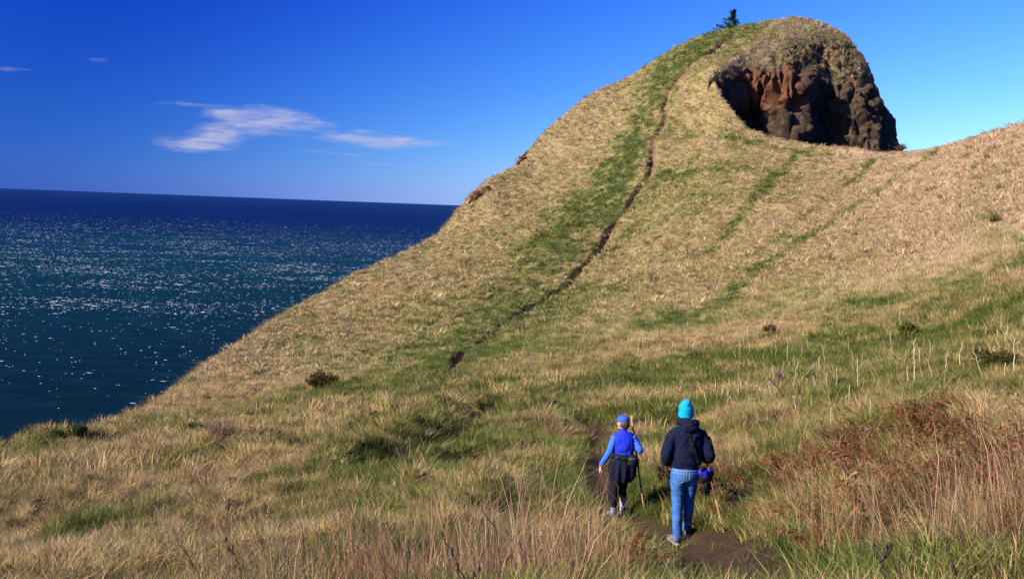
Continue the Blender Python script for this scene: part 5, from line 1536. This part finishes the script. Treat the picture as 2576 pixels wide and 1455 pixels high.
def woman():
    g = ghit(1544, 1304, 11); t = empty('person', g)
    tag(t, 'person in blue cap and royal blue vest walking ahead on the path, arm swinging left', 'person')
    gz = lambda x, y: float(ground_at(g.x + x, g.y + y)[0]) - g.z
    # feet (the left one nearer), x measured from the left foot
    lf, rf = (-.005, 0.0), (.155, .20)
    lz, rz = gz(*lf), gz(*rf)
    o = .035     # shift of the trunk relative to the origin
    hc = (.075, .03, 1.475); yaw = .75
    s_ = 270.0 / FOC * g.y / 1.595; t.scale = (s_,) * 3
    B = head_parts(hc, yaw, .93)
    B += [loft([(.08, .02, 1.42, .048, .05), (.088, .0, 1.33, .055, .055)]),
          loft([(.09, 0, 1.34, .08, .06), (.095, 0, 1.27, .155, .085), (.10, 0, 1.12, .130, .095), (.10, 0, .98, .120, .09), (.10, 0, .86, .155, .11), (.10, 0, .80, .14, .10)]),
          loft([(-.03, 0, 1.27, .04, .04), (-.085, -.025, 1.12, .034, .034), (-.12, -.03, 1.03, .030, .030), (-.175, .0, .92, .028, .028), (-.235, .03, .80, .024, .022)]),
          loft([(.215, 0, 1.27, .04, .04), (.265, -.01, 1.21, .036, .036), (.31, -.04, 1.14, .032, .032), (.342, -.06, 1.085, .029, .029), (.345, .03, 1.06, .026, .026), (.315, .17, 1.05, .024, .022)]),
          loft([(.03, 0, .84, .075, .08), (-.02, .0, .44 + lz * .5, .05, .052), (lf[0], lf[1] + .02, .09 + lz, .034, .038)]),
          loft([(.155, 0, .84, .075, .08), (.12, .13, .46 + rz * .5, .05, .052), (rf[0], rf[1] + .02, .11 + rz, .034, .038)]),
          loft([(lf[0], lf[1], .05 + lz, .027, .028), (lf[0], lf[1] + .17, .03 + lz, .03, .015)]), loft([(rf[0], rf[1], .055 + rz, .027, .028), (rf[0], rf[1] + .17, .03 + rz, .03, .015)])]
    B += finger_set((-.235, .03, .80), (-.12, .12, -1), (0, 1, 0), (1, .1, 0), .28, .92)
    B += finger_set((.315, .17, 1.05), (-.05, 1, 0), (0, 0, 1), (-1, 0, 0), 1.0, .9, grip=True)
    add_obj('body', fuse('body', B, .006, 2), SKIN, t)
    eyes(t, hc, yaw, .93)
    # hair below the cap, glasses, cap
    hp = [(rot_about(v, hc, 'Z', yaw), f) for v, f in (ball((hc[0], hc[1] - .030, hc[2] - .005), (.079, .080, .085)), loft([(hc[0], hc[1] - .062, hc[2] - .03, .058, .036), (hc[0], hc[1] - .05, hc[2] - .075, .045, .028)]))]
    add_obj('hair', fuse('hair', hp, .006, 2, .006, 81, (50, 50, 12)), HAIR, t)
    cap = add_obj('cap', fuse('cap', [(rot_about(v, hc, 'Z', yaw), f) for v, f in (
        loft([(hc[0], hc[1], hc[2] + .022, .083, .100), (hc[0], hc[1] - .002, hc[2] + .06, .083, .099), (hc[0], hc[1] - .004, hc[2] + .092, .070, .084), (hc[0], hc[1] - .004, hc[2] + .112, .045, .055), (hc[0], hc[1] - .004, hc[2] + .120, .018, .02)]),)], .006, 2, .002, 9, (20, 20, 20)), CAPBLUE, t)
    br = fuse('brim', [(rot_about(v, hc, 'Z', yaw), f) for v, f in (loft([(hc[0], hc[1] + .07, hc[2] + .036, .066, .006), (hc[0], hc[1] + .11, hc[2] + .032, .062, .006), (hc[0], hc[1] + .150, hc[2] + .018, .045, .005), (hc[0], hc[1] + .165, hc[2] + .010, .02, .004)]),)], .004, 1)
    add_obj('brim', br, CAPBLUE, cap)
    add_obj('button', fuse('button', [ball((hc[0], hc[1], hc[2] + .122), (.008, .008, .005), 8)], .003, 1), CAPBLUE, cap)
    bk = [(hc[0] + .055 * math.sin(a), hc[1] - .100 * math.cos(a) * 1.0, hc[2] + .030) for a in np.linspace(-.6, .6, 7)]
    bk = rot_about(bk, hc, 'Z', yaw); ribbon('back_strap', [tuple(p) for p in bk], .014, .004, BLACK, cap)
    gl = rot_about([(hc[0] - .080, hc[1] + .0, hc[2] + .014), (hc[0] - .074, hc[1] + .05, hc[2] + .014), (hc[0] - .066, hc[1] + .088, hc[2] + .014), (hc[0], hc[1] + .100, hc[2] + .014), (hc[0] + .066, hc[1] + .088, hc[2] + .014)], hc, 'Z', yaw)
    add_obj('glasses', tubes('glasses', [[(p, .003) for p in gl]], 6), BLACK, t)
    # blue vest over a striped top
    Vt = [loft([(.085, .01, 1.385, .056, .058), (.088, .005, 1.355, .064, .064), (.092, 0, 1.325, .115, .082), (.095, 0, 1.28, .165, .105), (.097, .003, 1.20, .165, .120), (.10, .0, 1.10, .150, .118), (.10, 0, 1.03, .146, .112), (.10, 0, .985, .150, .112)]), ]
    vm = fuse('vest', Vt, .009, 4, .015, 91, (8, 8, 11)); vs = add_obj('vest', vm, FLEECE, t)
    add_obj('collar', fuse('collar', [loft([(.083, .012, 1.372, .058, .060), (.080, .016, 1.402, .056, .058)])], .007, 2), FLEECE, vs)
    add_obj('sleeve', fuse('sleeve', [loft([(-.03, 0, 1.275, .062, .068), (-.058, -.01, 1.20, .060, .064), (-.085, -.025, 1.12, .055, .058), (-.12, -.03, 1.03, .050, .052), (-.175, .0, .92, .044, .045), (-.228, .028, .815, .034, .034)])], .009, 3, .006, 95, (10, 10, 22)), STRIPE, t)
    add_obj('sleeve', fuse('sleeve', [loft([(.215, 0, 1.275, .062, .068), (.265, -.01, 1.21, .060, .064), (.31, -.04, 1.14, .055, .058), (.342, -.06, 1.085, .052, .052), (.345, .03, 1.06, .043, .045), (.318, .155, 1.05, .033, .033)])], .009, 3, .006, 96, (10, 10, 22)), STRIPE, t)
    # trousers and the dark jacket knotted round the waist
    add_obj('trousers', fuse('trousers', [loft([(.10, 0, 1.0, .135, .10), (.10, -.005, .90, .160, .13), (.098, -.006, .83, .168, .135), (.095, 0, .77, .155, .12)]),
                                          loft([(.03, 0, .82, .090, .10), (.005, .0, .64, .085, .095), (-.022, .0, .44 + lz * .5, .078, .084), (-.02, .0, .30 + lz * .7, .068, .075), (lf[0], lf[1] + .02, .19 + lz, .056, .062)]),
                                          loft([(.155, 0, .82, .088, .10), (.14, .07, .64, .082, .092), (.122, .13, .46 + rz * .5, .072, .08), (.135, .17, .36 + rz * .7, .064, .070), (rf[0] - .008, rf[1] + .015, .27 + rz, .055, .06)])], .010, 4, .008, 97, (9, 9, 12)), PANTS, t)
    def skirt(co, no):
        x, y, z = co.T
        a = np.arctan2(x - .10, -y)
        d = .014 * np.sin(a * 9 + 2 * vnoise(z * 4, a, seed=2)) * sstep(.98, .75, z)
        co = co + no * d[:, None]
        return co
    tj = add_obj('tied_jacket', fuse('tied_jacket', [loft([(.10, 0, 1.02, .150, .118), (.10, 0, .965, .165, .130), (.098, .0, .88, .192, .150), (.092, .0, .76, .205, .158), (.09, .0, .66, .200, .150), (.095, .0, .60, .175, .13)])], .010, 3, .006, 98, (8, 8, 5), skirt), DKNAVY, t)
    add_obj('knotted_sleeve', fuse('knotted_sleeve', [loft([(-.04, -.06, .99, .03, .03), (.02, -.11, .975, .036, .028), (.10, -.125, .965, .040, .028), (.18, -.11, .97, .036, .028), (.24, -.05, .985, .03, .03)])], .008, 3, .008, 99, (20, 20, 20)), BLACK, tj)
    # socks and shoes
    for (fx, fy, zz, hi, mat) in ((lf[0], lf[1], lz, .24, SOCK), (rf[0], rf[1], rz, .32, SOCK)):
        add_obj('sock', fuse('sock', [loft([(fx, fy + .01, .05 + zz, .038, .042), (fx, fy + .018, .12 + zz, .043, .047), (fx - .004, fy + .012, .2 + zz, .049, .053), (fx - .008, fy + .01, hi + zz, .052, .056)])], .007, 2, .006, 61, (14, 14, 30)), mat, t)
    shoe(t, lf[0], lf[1] - .03, lz, SOCK, .25, 0.0, h=.08)
    shoe(t, rf[0], rf[1] - .03, rz, SHOEB, -.1, 0.0, h=.10)
    # waist pack
    b = empty('waist_pack', g); b.scale = (s_,) * 3; tag(b, 'black waist pack on the right hip of the person in the blue cap', 'bag')
    add_obj('pack_body', fuse('pack_body', [ball((.225, -.10, .925), (.088, .075, .105)), ball((.262, -.06, .90), (.070, .08, .09))], .008, 3, .012, 65, (12, 12, 14)), BLACK, b)
    add_obj('belt', fuse('belt', [loft([(.10, 0, .985, .158, .125), (.10, 0, .955, .162, .129)])], .008, 1), BLACK, b)
    ribbon('zip', [(.16, -.165, .975), (.19, -.178, .985), (.225, -.182, .988), (.26, -.17, .98)], .006, .004, SOLE, b)
    # long stick
    foot = ghit(1622, 1287, 12)
    tp = ray(1588, 1044) * (g.y + .30 * s_); top = Vector(tp); st = empty('walking_stick', foot)
    tag(st, 'long pale walking stick rising above the shoulder of the person in the blue cap', 'walking stick')
    q = np.array(top - foot); ps = lambda f: np.array((0, 0, -.03)) * (1 - f) + q * f
    add_obj('pole', tubes('pole', [[(ps(0), .011), (ps(.26), .013), (ps(.27), .013)]], 10), POLE, st)
    add_obj('dark_section', tubes('dark_section', [[(ps(.262), .0135), (ps(.45), .0145), (ps(.62), .0145)]], 10), POLED, st)
    add_obj('upper_pole', tubes('upper_pole', [[(ps(.62), .0155), (ps(.85), .016), (ps(.995), .016), (ps(1.0), .010)]], 10), POLE, st)


man()
woman()
